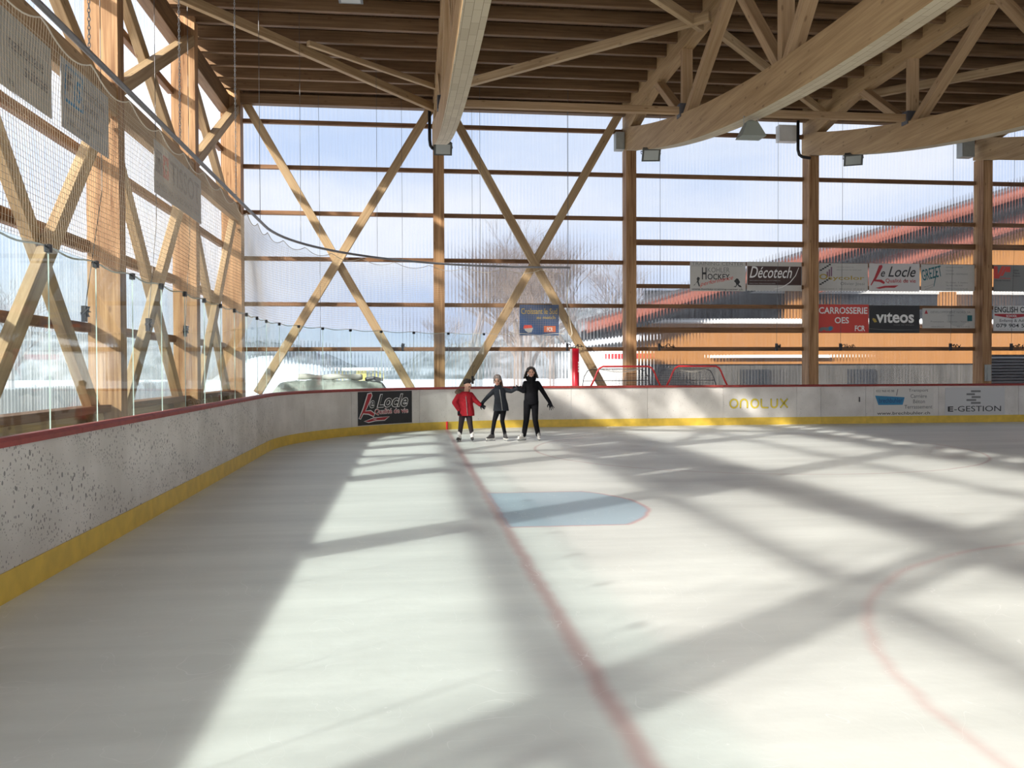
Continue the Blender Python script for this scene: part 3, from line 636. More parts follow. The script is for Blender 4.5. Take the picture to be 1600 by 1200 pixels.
def sign(name, fr, w, h, mat, lab, cat='advert', grp=None, th=.012, sub=1):
    root = empty(name, fr(w / 2, 0, 0), lab, cat, grp); flat('panel', fr, rect(0, 0, w, h), 0, th, mat, root, sub); return root
T_BLACK = plain('print_black', (.02, .02, .022), .5); T_GREY = plain('print_grey', (.18, .18, .18), .5); T_RED = plain('print_red', (.40, .02, .03), .5)
T_BRED = plain('print_bright_red', (.60, .05, .035), .5); T_WHITE = plain('print_white', (.80, .80, .78), .5); T_YEL = plain('print_yellow', (.80, .62, .05), .5); T_GOLD = plain('print_gold', (.42, .30, .05), .5)
T_BLUE = plain('print_blue', (.03, .22, .42), .5); T_TEAL = plain('print_teal', (.01, .12, .14), .5); T_BROWN = plain('print_brown', (.05, .022, .018), .5); T_NAVY = plain('print_navy', (.02, .07, .19), .5); T_MAUVE = plain('print_mauve', (.22, .12, .17), .5)
T_OLIVE = plain('print_olive', (.25, .24, .02), .5); P_GREY = plain('panel_grey', (.52, .51, .48), .5, 0, .04, 3); P_DGREY = plain('panel_dark_grey', (.20, .20, .19), .5); P_LG = plain('print_light_grey', (.42, .42, .40), .5)
GA = 'advert boards on the far wall'
def K(x): return x * 1.0123
def KZ(z): return 1.58 + (z - 1.58) * 1.0123
def far_sign(x0, x1, z0, z1, mat, lab, name='advert_board'):
    fr = frame_far(K(x0), KZ(z0)); return fr, K(x1) - K(x0), KZ(z1) - KZ(z0), sign(name, fr, K(x1) - K(x0), KZ(z1) - KZ(z0), mat, lab, grp=GA)
N1 = .015
# hockey training
fr, w, h, r = far_sign(8.08, 9.76, 3.85, 4.70, P_GREY, 'grey hockey training centre advert with two small player silhouettes, upper row, leftmost')
text(fr, 'TRAINING CENTER', .05, h - .10, w - .12, .09, T_GREY, r, 0, 0, N1); flat('rule', fr, rect(.05, h - .125, w - .1, h - .118), .012, N1, T_GREY, r)
text(fr, 'H', .36, .34, .14, .36, T_BLACK, r, .02, 0, N1); text(fr, 'KOHLER', .53, .55, .68, .15, T_GREY, r, 0, 0, N1); text(fr, 'OCKEY', .53, .34, .68, .17, T_BLACK, r, .012, 0, N1)
text(fr, 'performance', .31, .10, 1.05, .16, T_BRED, r, 0, .4, N1 + .002, radians(12)); text(fr, 'www.hockey-training-center.ch', .05, .015, w - .14, .07, T_BLACK, r, .01, 0, N1)
flat('player_silhouette', fr, [(.10, .16), (.14, .17), (.22, .30), (.20, .36), (.24, .42), (.30, .38), (.26, .28), (.30, .14), (.27, .13), (.22, .26), (.17, .22)], .012, N1, T_BLACK, r)
flat('goalkeeper_silhouette', fr, [(1.32, .13), (1.42, .15), (1.40, .24), (1.34, .30), (1.42, .38), (1.47, .37), (1.53, .27), (1.48, .20), (1.56, .16), (1.58, .11), (1.50, .13), (1.44, .20), (1.40, .12)], .012, N1, T_BLACK, r)
# decotech
fr, w, h, r = far_sign(9.80, 11.48, 3.87, 4.72, P_GREY, 'dark brown advert with white script lettering, upper row left of the second post')
flat('brown_field', fr, rect(.02, .17, w - .01, .73), .012, .014, T_BROWN, r); text(fr, 'Décotech', .08, .38, w - .38, .34, T_WHITE, r, .005, .35, N1)
text(fr, 'DÉCORATION DE BOATIMENTS', .08, .29, .95, .035, P_LG, r, 0, 0, N1); text(fr, 'DECORS PERSONNALISÉS', .08, .20, .80, .035, P_LG, r, 0, 0, N1)
flat('curved_line', fr, [(.85, .05), (1.1, .10), (1.35, .25), (1.52, .45), (1.62, .70), (1.605, .70), (1.50, .46), (1.33, .265), (1.09, .115), (.85, .062)], .014, N1, T_WHITE, r)
# easycolor
fr, w, h, r = far_sign(12.02, 13.55, 3.88, 4.70, P_GREY, 'pale grey advert with gold lettering and purple bars, upper row right of the third post')
for i in range(3): flat('bar', fr, rect(.24 + i * .065, .42 + i * .01, .285 + i * .065, .58 + .07 * i), .012, N1, T_MAUVE, r)
for i in range(5): flat('slanted_block', fr, [(.02 + i*.07, .60 + i*.042), (.09 + i*.07, .60 + i*.042), (.10 + i*.07, .64 + i*.042), (.03 + i*.07, .64 + i*.042)], .012, N1, T_BLACK, r)
for i in range(5): flat('slanted_block', fr, [(.01 + i*.07, .18 + i*.042), (.09 + i*.07, .18 + i*.042), (.08 + i*.07, .22 + i*.042), (.02 + i*.07, .22 + i*.042)], .012, N1, T_BLACK, r)
text(fr, 'O', .01, .34, .26, .17, T_GOLD, r, .02, 0, N1 + .001); text(fr, 'sycolor', .30, .30, 1.14, .16, T_GOLD, r, .012, 0, N1); text(fr, 'Olivier Jossi', .68, .155, .76, .11, T_GREY, r, 0, 0, N1)
text(fr, 'CRÉATION MAQUETTES', .55, .70, .55, .04, P_DGREY, r, 0, 0, N1); text(fr, 'DÉCORATION DE VEHICULES', .55, .62, .80, .04, P_DGREY, r, 0, 0, N1); text(fr, 'RUE DU MARAIS 10   2400 LE LOCLE   079 446 00 47', .05, .04, w - .15, .04, P_DGREY, r, 0, 0, N1)
# le locle white
fr, w, h, r = far_sign(13.60, 15.20, 3.88, 4.71, plain('panel_pale', (.60, .58, .57), .5), 'pale advert with red and black brush lettering, upper row, middle of the bay')
def le_locle(fr, w, h, r, cL, cT, cQ, n, outl=None):
    L = [(.02*w, .22*h), (.10*w, .50*h), (.16*w, .78*h), (.19*w, .93*h), (.25*w, .95*h), (.26*w, .88*h), (.20*w, .66*h), (.13*w, .42*h), (.24*w, .42*h), (.31*w, .33*h), (.29*w, .26*h), (.20*w, .34*h), (.09*w, .36*h), (.04*w, .21*h)]
    sw = [(.12*w, .12*h), (.30*w, .20*h), (.58*w, .22*h), (.50*w, .13*h), (.33*w, .13*h), (.20*w, .09*h)]
    if outl:
        def grow(P, d):
            cx = sum(p[0] for p in P) / len(P); cy = sum(p[1] for p in P) / len(P); out = []
            k = len(P)
            for i in range(k):
                a, b, c = P[i-1], P[i], P[(i+1) % k]
                e1 = Vector((b[0]-a[0], b[1]-a[1])).normalized(); e2 = Vector((c[0]-b[0], c[1]-b[1])).normalized()
                nn = Vector((-(e1.y + e2.y), e1.x + e2.x)); 
                if nn.length < .2: nn = Vector((b[0]-cx, b[1]-cy))
                out.append((b[0] + nn.normalized().x * d, b[1] + nn.normalized().y * d))
            return out
        flat('brush_outline', fr, grow(L, .025), .012, n - .002, outl, r); flat('brush_outline', fr, grow(sw, .02), .012, n - .002, outl, r)
        text(fr, 'e', .215*w, .50*h, .10*w, .24*h, outl, r, .05, .3, n - .001); text(fr, 'Locle', .35*w, .50*h, .58*w, .42*h, outl, r, .045, .35, n - .001); text(fr, 'Qualité de vie', .31*w, .275*h, .62*w, .21*h, outl, r, .05, 0, n - .001)
    flat('brush_letter', fr, L, .012, n, cL, r); flat('brush_stroke', fr, sw, .012, n, cL, r)
    text(fr, 'e', .225*w, .52*h, .085*w, .20*h, cT, r, .01, .3, n + .001); text(fr, 'Locle', .37*w, .52*h, .55*w, .38*h, cT, r, .008, .35, n + .001); text(fr, 'Qualité de vie', .32*w, .29*h, .60*w, .17*h, cQ, r, .01, 0, n + .001)
le_locle(fr, w, h, r, T_RED, T_BLACK, T_RED, N1)
# grezet
fr, w, h, r = far_sign(15.25, 16.97, 3.90, 4.70, P_GREY, 'pale grey advert with dark teal handwritten lettering, upper row, left of the fourth post')
text(fr, 'GREZET', .06, .30, .66, .34, T_TEAL, r, .01, .15, N1, radians(14)); flat('pen_stroke', fr, [(.40, .14), (.42, .14), (.52, .60), (.49, .60)], .012, N1, T_TEAL, r)
for s_, u, v, ww in (('DÉPANNAGE ET VENTES', .80, .71, .55), ('FAÇADES', .80, .60, .25), ('ENTRETIEN - MAINTENANCE', .80, .50, .72), ('Ch. Grezet   P. Antifora', .80, .24, .72), ('Tél. 032 / 926 14 41', .80, .15, .55), ('2300 La Chaux-de-Fonds', .80, .05, .72)):
    text(fr, s_, u, v, ww, .045, T_GREY, r, 0, 0, N1)
text(fr, 'Marqueterie', .10, .09, .34, .04, P_DGREY, r, 0, 0, N1, radians(18)); text(fr, 'ébénisterie', .12, .03, .28, .035, P_DGREY, r, 0, 0, N1, radians(18))
# garage at right edge, upper
fr, w, h, r = far_sign(17.60, 19.30, 3.90, 4.71, P_DGREY, 'dark grey advert with a red angular V and R emblem at the right picture edge')
flat('emblem_v', fr, [(.0, .40), (.17, .40), (.36, .78), (.26, .78), (.13, .52), (.12, .78), (.0, .78)], .012, N1, T_BRED, r); flat('emblem_r', fr, [(.22, .48), (.30, .48), (.40, .66), (.40, .60), (.55, .60), (.55, .77), (.38, .77)], .012, N1, T_BRED, r)
text(fr, 'Ambesues', .20, .385, .35, .05, T_BRED, r, .01, 0, N1); text(fr, 'Claude Vermot', .02, .32, .53, .045, T_BLACK, r, .005, 0, N1)
for i, s_ in enumerate(('Atelier', 'Tôlerie', 'Dompneu')): text(fr, s_, .63, .63 - .09 * i, (.2, .22, .25)[i], .06, T_BLACK, r, 0, 0, N1)
# lower row
fr, w, h, r = far_sign(12.02, 13.58, 2.64, 3.48, T_BRED, 'bright red car body shop advert, lower row right of the third post')
text(fr, 'CARROSSERIE', .0, .57, w - .04, .20, T_WHITE, r, .02, 0, N1); text(fr, 'OES', .50, .28, .45, .19, T_WHITE, r, .02, 0, N1); text(fr, 'FCR', 1.14, .05, .33, .17, T_WHITE, r, .03, 0, N1)
E_ = MB()
flat('race_car_picture', fr, [(.0, .05), (.08, .04), (.16, .09), (.24, .05), (.36, .05), (.44, .09), (.46, .17), (.38, .21), (.26, .16), (.14, .17), (.04, .15)], .012, N1, T_GREY, r)
flat('wheel', fr, [(.36 + .055*cos(a*pi/6), .12 + .055*sin(a*pi/6)) for a in range(12)], .012, N1 + .002, T_BLUE, r)
fr, w, h, r = far_sign(13.60, 15.20, 2.64, 3.46, T_BLACK, 'black advert with large pale lowercase lettering, lower row, middle of the bay')
text(fr, 'vıteos', .22, .30, 1.22, .32, T_WHITE, r, .025, 0, N1); flat('leaf', fr, [(.10, .40), (.17, .31), (.25, .33), (.20, .42), (.12, .45)], .012, N1, T_GOLD, r); text(fr, 'toutes vos énergies', .78, .215, .66, .05, P_DGREY, r, 0, 0, N1)
flat('curved_line', fr, [(.0, .13), (.5, .10), (1.0, .09), (1.6, .10), (1.6, .095), (1.0, .08), (.5, .09), (.0, .12)], .012, N1, P_DGREY, r)
fr, w, h, r = far_sign(15.30, 16.99, 2.78, 3.38, P_GREY, 'pale grey advert with a tiny red triangle, lower row beside the fourth post')
text(fr, 'DÉVELOPPEMENT NORD SA', .26, .46, 1.30, .08, T_GREY, r, 0, 0, N1); flat('triangle', fr, [(.06, .44), (.17, .44), (.115, .56)], .012, N1, T_RED, r); text(fr, 'Le Locle', .80, .37, .22, .05, T_GREY, r, 0, 0, N1)
flat('grey_disc', fr, [(1.15 + .33*cos(a*pi/12), .33 + .28*sin(a*pi/12)) for a in range(24)], .012, .014, P_LG, r); flat('teal_square', fr, rect(1.46, .22, 1.62, .40), .012, N1, T_TEAL, r)
text(fr, 'Promotion - Gérance - Ventes', .26, .18, 1.25, .05, P_DGREY, r, 0, 0, N1); text(fr, 'www.dnsa.ch', .28, .03, .42, .045, T_GREY, r, 0, 0, N1); text(fr, '032 910 54 32', 1.12, .03, .42, .045, T_GREY, r, 0, 0, N1)
fr, w, h, r = far_sign(17.60, 19.25, 2.70, 3.47, plain('panel_bright', (.66, .66, .65), .5), 'white advert with bold black heading and a phone number at the right picture edge')
text(fr, 'ENGLISH CENTER', .03, .57, 1.60, .18, T_BLACK, r, .02, 0, N1); flat('red_arrow_band', fr, [(.03, .53), (.03, .475), (.62, .39), (1.2, .475), (1.2, .53)], .012, .014, T_RED, r); text(fr, 'SCHOOL', .42, .43, .36, .07, T_WHITE, r, .01, 0, N1)
text(fr, 'Enfants & Adultes', .20, .28, 1.1, .09, T_BLACK, r, 0, 0, N1); text(fr, '079 904 50 60', .09, .11, 1.35, .12, T_BLACK, r, .012, 0, N1); text(fr, 'centre de langues, cours privés', .18, .04, 1.1, .03, T_GREY, r, 0, 0, N1)
# blue banner behind the net (hangs between rail and brace)
fr, w, h = frame_far(3.07, 2.55, 24.33), 1.12, .87
r = sign('club_banner', fr, w, h, T_NAVY, 'navy blue banner with gold lettering hanging behind the net, red post below', 'banner')
text(fr, 'Croissant le Sud', .04, .60, w - .08, .17, T_GOLD, r, .012, 0, N1); text(fr, 'au match', .48, .46, .54, .10, T_GOLD, r, .012, 0, N1)
flat('red_patch', fr, rect(.69, .09, 1.03, .27), .012, .014, plain('print_orange', (.62, .13, .05), .5), r); text(fr, 'FCR', .78, .11, .17, .12, T_WHITE, r, .03, 0, N1)
flat('car_picture', fr, [(.12, .20), (.14, .28), (.34, .28), (.38, .20), (.34, .09), (.24, .07), (.15, .14)], .012, .014, P_LG, r); flat('car_stripe', fr, [(.10, .19), (.13, .29), (.34, .29), (.37, .21)], .012, N1, T_BRED, r)
# left wall banners
P_BAN = plain('banner_grey', (.44, .43, .39), .6, 0, .06, 3); P_BAN2 = plain('banner_bluegrey', (.40, .41, .41), .6, 0, .06, 3)
GB = 'grey banners on the left wall behind the net'
fr = frame_left(9.35, 4.72); r = sign('wall_banner', fr, 2.05, .86, P_BAN, 'olive grey insurance banner at the left picture edge behind the net', 'banner', GB)
text(fr, 'nationale', .88, .47, .95, .17, T_GREY, r, .005, 0, .014); text(fr, 'suisse', 1.27, .27, .66, .15, T_GREY, r, .005, 0, .014); text(fr, 'la', .9, .06, .12, .08, T_GREY, r, 0, 0, .014)
fr = frame_left(11.70, 4.72); r = sign('wall_banner', fr, 1.74, .90, P_BAN2, 'grey banner with blue square emblem, second from the left picture edge', 'banner', GB)
flat('emblem_frame', fr, rect(.12, .36, .74, .84), .012, .014, T_BLUE, r); flat('emblem_inner', fr, rect(.15, .40, .42, .81), .012, .015, P_BAN2, r); flat('emblem_inner', fr, rect(.45, .40, .71, .81), .012, .015, P_BAN2, r)
text(fr, 'F', .19, .50, .17, .26, T_GREY, r, .03, 0, .017); text(fr, 'S', .50, .46, .17, .30, T_BLUE, r, .03, 0, .017)
text(fr, 'Franchini', .78, .62, .78, .14, T_GREY, r, 0, 0, .014); text(fr, 'Stores', .78, .44, .52, .14, T_GREY, r, 0, 0, .014); text(fr, 'Ferblanterie Couverture', .16, .25, 1.3, .08, T_GREY, r, 0, 0, .014); text(fr, '2400 Le Locle', .16, .08, .8, .08, T_GREY, r, 0, 0, .014)
fr = frame_left(15.75, 4.70); r = sign('wall_banner', fr, 3.36, .93, P_BAN2, 'long grey watchmaker banner with a small red cross square, left of the corner', 'banner', GB)
flat('emblem_square', fr, rect(.08, .38, .46, .78), .012, .014, T_GREY, r); flat('emblem_square', fr, rect(.52, .38, .88, .78), .012, .014, T_RED, r); text(fr, 'T', .15, .45, .24, .26, P_BAN2, r, .04, 0, .016); text(fr, '+', .60, .46, .20, .24, P_BAN2, r, .05, 0, .016)
text(fr, 'TISSOT', 1.0, .36, 2.2, .44, T_GREY, r, .012, 0, .014); text(fr, 'SWISS WATCHES SINCE 1853', .12, .12, 3.0, .12, T_GREY, r, 0, 0, .014)
for y0_, w_, lab_ in ((6.75, 2.3, 'plain grey banner just outside the left picture edge'), (4.3, 2.2, 'plain grey banner further along beside the camera')):
    sign('wall_banner', frame_left(y0_, 4.72), w_, .88, P_BAN, lab_, 'banner', GB)
# adverts on the boards
fr = frame_board(LS + radians(40.6) * R, .225); r = sign('board_advert', fr, 1.74, .82, T_BLACK, 'black advert with red and white outlined brush lettering on the curved board', 'advert', 'adverts on the rink boards', .006, sub=10)
le_locle(fr, 1.74, .82, r, T_RED, T_BLACK, T_RED, .024, T_WHITE)
fr = frame_board(SX(8.88), .45); r = empty('board_lettering', fr(.9, 0, 0), 'yellow outlined lettering on the white board below the second goal frame', 'lettering', 'adverts on the rink boards')
def glyph(pts, closed=False, wd=.034):
    for k_, (m_, dd) in enumerate(((T_OLIVE, .006), (T_YEL, .009))):
        mb = MB(); P = [fr(u, v, dd) for u, v in pts]; rr_ = wd * (1.35 if k_ == 0 else 1.0)
        n = len(P); vs = []
        for i, q in enumerate(P):
            a = P[i-1] if (i or closed) else q; b = P[(i+1) % n] if (i < n-1 or closed) else q
            t_ = (b - a).normalized(); pr = Vector((-t_.z, 0, t_.x)); ext = t_ * (rr_ - wd) * (0 if closed else (-1 if i == 0 else (1 if i == n-1 else 0)))
            vs += [q + pr * rr_ * .5 + ext, q - pr * rr_ * .5 + ext]
        fs = [(2*i, 2*i+1, 2*((i+1) % n)+1, 2*((i+1) % n)) for i in range(n if closed else n-1)]
        mb.add(vs, fs); child(mb, 'letter_outline' if k_ == 0 else 'letter', m_, r)
C_ = lambda cx, cy, rx, ry, a0, a1, n=16: [(cx + rx*cos(radians(a0 + (a1-a0)*i/n)), cy + ry*sin(radians(a0 + (a1-a0)*i/n))) for i in range(n+1)]
glyph(C_(.13, .15, .11, .12, 0, 337, 15), True); glyph([(.32, .03)] + C_(.42, .16, .10, .11, 180, 0) + [(.52, .03)]); glyph(C_(.74, .15, .11, .12, 0, 337, 15), True)
glyph([(.93, .27)] + C_(1.0, .10, .07, .07, 180, 270, 6) + [(1.13, .03)]); glyph([(1.22, .27)] + C_(1.31, .12, .09, .09, 180, 360) + [(1.40, .27)]); glyph([(1.50, .03), (1.70, .27)]); glyph([(1.50, .27), (1.70, .03)])
fr = frame_board(SX(13.17), .215); r = sign('board_advert', fr, 1.83, .80, plain('sticker_pale', (.66, .64, .60), .45), 'white haulage advert with a blue slanted emblem on the right boards', 'advert', 'adverts on the rink boards', .005)
text(fr, '032 968 45 88', .07, .68, .55, .065, T_GREY, r, .005, 0, .009); flat('blue_emblem', fr, [(.04, .58), (.14, .31), (.88, .31), (.94, .53)], .005, .008, T_BLUE, r); text(fr, 'brechbuhler', .15, .37, .72, .14, T_NAVY, r, .005, 0, .012)
for i, (s_, ww, uu) in enumerate((('Transport', .60, 1.06), ('Carrière', .50, 1.12), ('Béton', .36, 1.20), ('Terrassement', .86, .93))): text(fr, s_, uu, .66 - .155 * i, ww, .11, T_GREY, r, .005, 0, .009)
text(fr, 'www.brechbuhler.ch', .10, .03, 1.62, .085, T_BLACK, r, .005, 0, .009)
flat('crane_drawing', fr, [(.68, .58), (.70, .58), (.74, .76), (.72, .76)], .005, .008, T_GREY, r)
fr = frame_board(SX(15.36), .215); r = sign('board_advert', fr, 1.86, .80, plain('sticker_grey', (.58, .58, .58), .45), 'pale grey advert with stacked dark bars emblem on the right boards', 'advert', 'adverts on the rink boards', .005)
text(fr, 'E', .08, .10, .17, .15, T_BLACK, r, .03, 0, .009); text(fr, '-GESTION', .28, .10, 1.46, .16, T_BLACK, r, 0, 0, .009)
for i, (a, b) in enumerate(((.80, 1.10), (.66, .92), (.82, 1.10), (.66, .96), (.80, 1.10))): flat('bar', fr, rect(a, .66 - .085 * i, b, .715 - .085 * i), .005, .009, T_GREY, r)

# ------------------------------------------------------------------ bench, goals, padded post, tarp
M_BENCH = wood('bench', (.30, .22, .14), (.46, .36, .24), 'x')
root = empty('storage_bench', (7, 23.95, 0), 'long low storage bench behind the boards carrying the goal frames', 'bench')
mb = MB(); mb.box(4.75, 9.1, 23.52, 24.34, .98, 1.05); child(mb, 'top', M_BENCH, root)
for x in (4.85, 7.0, 9.0):
    for y in (23.57, 24.28): mb = MB(); mb.box(x - .04, x + .04, y - .04, y + .04, -.03, .98); child(mb, 'leg', M_BENCH, root)
def goal(x0, x1, lab):
    root = empty('hockey_goal', ((x0+x1)/2, 23.9, 1.05), lab, 'goal', 'red hockey goal frames'); zt = 1.655; i = .30
    yf = 23.60
    pts = [(x0, yf, 1.07), (x0 + .12, yf, 1.30), (x0 + .20, yf, 1.50), (x0 + .26, yf, 1.60), (x0 + .36, yf, zt), (x1 - .36, yf, zt), (x1 - .26, yf, 1.60), (x1 - .20, yf, 1.50), (x1 - .12, yf, 1.30), (x1, yf, 1.07)]
    mb = MB(); mb.tube(pts, .026, 8); child(mb, 'front_frame', M_REDF, root, True)
    mb = MB(); mb.tube([(x0, yf, 1.08), (x1, yf, 1.08)], .024, 8); child(mb, 'base_bar', M_REDF, root, True)
    yb = 24.22; bp = [(x0 - .10, yb, 1.07), (x0 - .05, yb, 1.35), (x0 + .05, yb, 1.53), (x0 + .2, yb, 1.58), (x1 - .45, yb, 1.58), (x1 - .30, yb, 1.53), (x1 - .2, yb, 1.35), (x1 - .12, yb, 1.07)]
    mb = MB(); mb.tube(bp, .013, 6); mb.tube([(x0 - .09, yb, 1.25), (x1 - .15, yb, 1.25)], .010, 6); mb.tube([(x0, yf, 1.08), (x0 - .10, yb, 1.07)], .013, 6); mb.tube([(x1, yf, 1.08), (x1 - .12, yb, 1.07)], .013, 6)
    child(mb, 'rear_frame', M_DSTEEL, root, True)
    mb = MB(); n = 22
    for k in range(n + 1):   # net: fore-aft strands sagging between the frames
        t = k / n; ax = x0 + .36 + (x1 - x0 - .72) * t; bx = x0 + .2 + (x1 - x0 - .65) * t; P = []
        for j in range(9): u = j / 8; P.append((ax + (bx - ax) * u, yf + (yb - yf) * u, zt + (1.58 - zt) * u - .13 * 4 * u * (1-u) * sin(pi * t)))
        mb.tube(P, .0035, 3)
    for j in range(1, 9):
        u = j / 8; mb.tube([(x0 + .36 - .16*u + (x1 - x0 - .72 + .07*u) * t / 16, yf + (yb - yf) * u, zt + (1.58 - zt) * u - .13 * 4 * u * (1-u) * sin(pi * t / 16)) for t in range(17)], .0035, 3)
    for k in range(34):
        x = x0 + (x1 - x0 - .2) * k / 33; e = min(1, max(.25, min(x - x0 + .12, x1 - .15 - x) / .3)); mb.tube([(x, yb, 1.07), (x, yb, 1.07 + .50 * e)], .003, 3)
    for k in range(7): z = 1.10 + .065 * k; mb.tube([(x0 - .05 + .012*k, yb, z), (x1 - .18 - .01*k, yb, z)], .003, 3)
    child(mb, 'netting', plain('goal_net', (.46, .43, .38), .8), root)
goal(4.95, 6.98, 'red goal frame stored behind the boards, directly in front of the second post')
goal(7.12, 8.93, 'red goal frame stored behind the boards, right one of the pair')
root = empty('padded_post', (4.57, 23.78, -.03), 'red padded post with a white strip standing behind the boards left of the goal frames', 'post')
mb = MB(); mb.tube([(4.57, 23.78, -.03), (4.57, 23.78, 2.16)], .105, 18); child(mb, 'pad', plain('red_vinyl', (.58, .012, .03), .35), root, True)
mb = MB(); mb.box(4.43, 4.47, 23.74, 23.84, .0, 2.15); child(mb, 'white_strip', M_WHITE, root)
frp = lambda u, v, n: Vector((4.57 + .09 * sin(u * 8), 23.78 - .11 + .02 * (u * 8) ** 2 - n, 1.5 + v))
text(frp, 'RED', .02, .0, .06, .35, T_WHITE, root, .01, 0, .001) if False else None
mb = MB()
for z in (1.50, 1.58, 1.66, 1.74): mb.box(4.625, 4.65, 23.68, 23.70, z, z + .055)
child(mb, 'white_marks', T_WHITE, root)
# tarpaulin-covered pile in the corner
M_TARP = plain('tarp', (.34, .37, .33), .65, 0, .25, 3)
root = empty('covered_pile', (-2.2, 23.5, -.03), 'pile under a grey-green tarpaulin in the corner behind the curved boards', 'pile')
mb = MB(); nx, ny = 60, 16; rg = random.Random(3)
from mathutils import noise as mnoise
def th(x, y):
    u = (x + 3.95) / 3.65; v = (y - 22.95) / 1.3; e = min(1, u * 7, (1-u) * 7) * min(1, v * 5, (1-v) * 5)
    return -.03 + (1.33 - .10 * abs(u - .45)) * max(0, e) ** .45 + .10 * mnoise.noise(Vector((x * 2.2, y * 2.5, 0))) * e + .05 * abs(mnoise.noise(Vector((x * 6, y * 5, 4)))) * e
vs = [(-3.95 + 3.65 * i / nx, 22.95 + 1.3 * j / ny, th(-3.95 + 3.65 * i / nx, 22.95 + 1.3 * j / ny)) for i in range(nx + 1) for j in range(ny + 1)]
fs = [(i*(ny+1) + j, (i+1)*(ny+1) + j, (i+1)*(ny+1) + j+1, i*(ny+1) + j+1) for i in range(nx) for j in range(ny)]
mb.add(vs, fs); child(mb, 'tarpaulin', M_TARP, root)
mb = MB(); mb.tube([(-3.0 + .1 * i, 23.45 + .02 * sin(i), 1.40 + .012 * sin(i * .7)) for i in range(18)], [.07 + .015 * sin(i * .9) for i in range(18)], 12)
tag(mb.build('rolled_mat', plain('rolled_mat', (.62, .60, .54), .7, 0, .1, 5), smooth=True, origin=(-2.1, 23.45, 1.34)), 'long pale rolled mat lying on the tarpaulin', 'roll')
mb = MB(); mb.tube([(-1.22, 23.5, 1.33), (-1.0, 23.46, 1.36), (-.85, 23.5, 1.33)], .05, 8); mb.box(-.95, -.75, 23.42, 23.55, 1.28, 1.37)
tag(mb.build('tool_bundle', M_DSTEEL, origin=(-1, 23.5, 1.3)), 'small dark bundle on the tarpaulin right of the rolled mat', 'bundle')

# ------------------------------------------------------------------ lamps, speaker, boxes, conduits
M_LGLASS = plain('lamp_glass', (.40, .42, .40), .2); M_LBODY = plain('lamp_body', (.10, .105, .10), .45, .3)
def flood(x, y, z, tilt, turn, lab):
    root = empty('floodlight', (x, y, z), lab, 'floodlight', 'floodlights under the trusses')
    c, s = cos(tilt), sin(tilt); ct, st = cos(turn), sin(turn)
    def W_(p): a, b, d = p; b, d = b*c - d*s, b*s + d*c; return (x + a*ct - b*st, y + a*st + b*ct, z + d)
    def bx(a0, a1, b0, b1, d0, d1): return [W_(q) for q in ((a0, b0, d0), (a1, b0, d0), (a1, b1, d0), (a0, b1, d0), (a0, b0, d1), (a1, b0, d1), (a1, b1, d1), (a0, b1, d1))]
    mb = MB(); mb.hexa(bx(-.22, .22, -.16, .16, -.05, .05)); mb.hexa(bx(-.24, .24, -.18, .18, -.07, -.045)); mb.hexa(bx(-.12, .12, -.09, .09, .05, .10)); child(mb, 'housing', M_LBODY, root)
    mb = MB(); mb.hexa(bx(-.19, .19, -.135, .135, -.076, -.068)); sub(child(mb, 'glass', M_LGLASS, root), [c for c in root.children if c.name.startswith('housing')][0])
    mb = MB(); mb.tube([W_((-.25, 0, 0)), W_((-.25, 0, .16)), W_((.25, 0, .16)), W_((.25, 0, 0))], .012, 6); child(mb, 'yoke', M_LBODY, root)
flood(.88, 23.2, 7.50, radians(-50), 0, 'floodlight under the end of the first truss')
flood(6.28, 22.15, 7.22, radians(-50), radians(-8), 'floodlight under the end of the second truss')
flood(11.80, 22.0, 7.20, radians(-42), radians(-25), 'floodlight under the end of the third truss')
flood(-1.15, 17.45, 8.98, radians(-5), 0, 'small lamp fixed under the roof joists at the top edge of the picture')
root = empty('loudspeaker', (6.31, 15.5, 6.2), 'grey-green trapezoid loudspeaker hanging under the second truss', 'loudspeaker')
M_SPK = plain('speaker_grey', (.25, .27, .24), .5)
x, y = 6.28, 15.45
mb = MB(); mb.hexa([(x-.23, y-.18, 5.86), (x+.23, y-.18, 5.86), (x+.23, y+.18, 5.86), (x-.23, y+.18, 5.86), (x-.10, y-.09, 6.14), (x+.10, y-.09, 6.14), (x+.10, y+.09, 6.14), (x-.10, y+.09, 6.14)])
child(mb, 'cabinet', M_SPK, root); mb = MB(); mb.ball((x, y, 6.12), (.10, .09, .07)); child(mb, 'rear_dome', M_SPK, root, True)
mb = MB(); mb.tube([(x-.13, y, 6.05), (x-.14, y, 6.25), (x+.14, y, 6.25), (x+.13, y, 6.05)], .010, 6); child(mb, 'bracket', M_STEEL, root)
def gbox(x0, x1, y0, y1, z0, z1, lab, mat=M_GREY, name='junction_box'):
    root = empty(name, ((x0+x1)/2, (y0+y1)/2, z0), lab, 'box', 'grey boxes near the eaves'); mb = MB(); mb.box(x0, x1, y0, y1, z0, z1); child(mb, 'case', mat, root)
    mb = MB(); mb.box(x0 + .03, x1 - .03, y0 - .012, y0, z0 + .03, z1 - .03); child(mb, 'lid', mat, root)
gbox(10.83, 11.42, 24.5, 24.74, 8.30, 8.78, 'pale box under the eaves left of the third post', M_WHITE)
gbox(5.90, 6.15, 24.45, 24.74, 7.92, 8.42, 'pale box on the left of the second post top')
gbox(16.60, 17.0, 24.45, 24.74, 7.98, 8.50, 'pale box on the left of the fourth post top')
gbox(17.30, 17.46, 24.28, 24.375, 1.18, 1.68, 'small pale box low on the rightmost post')
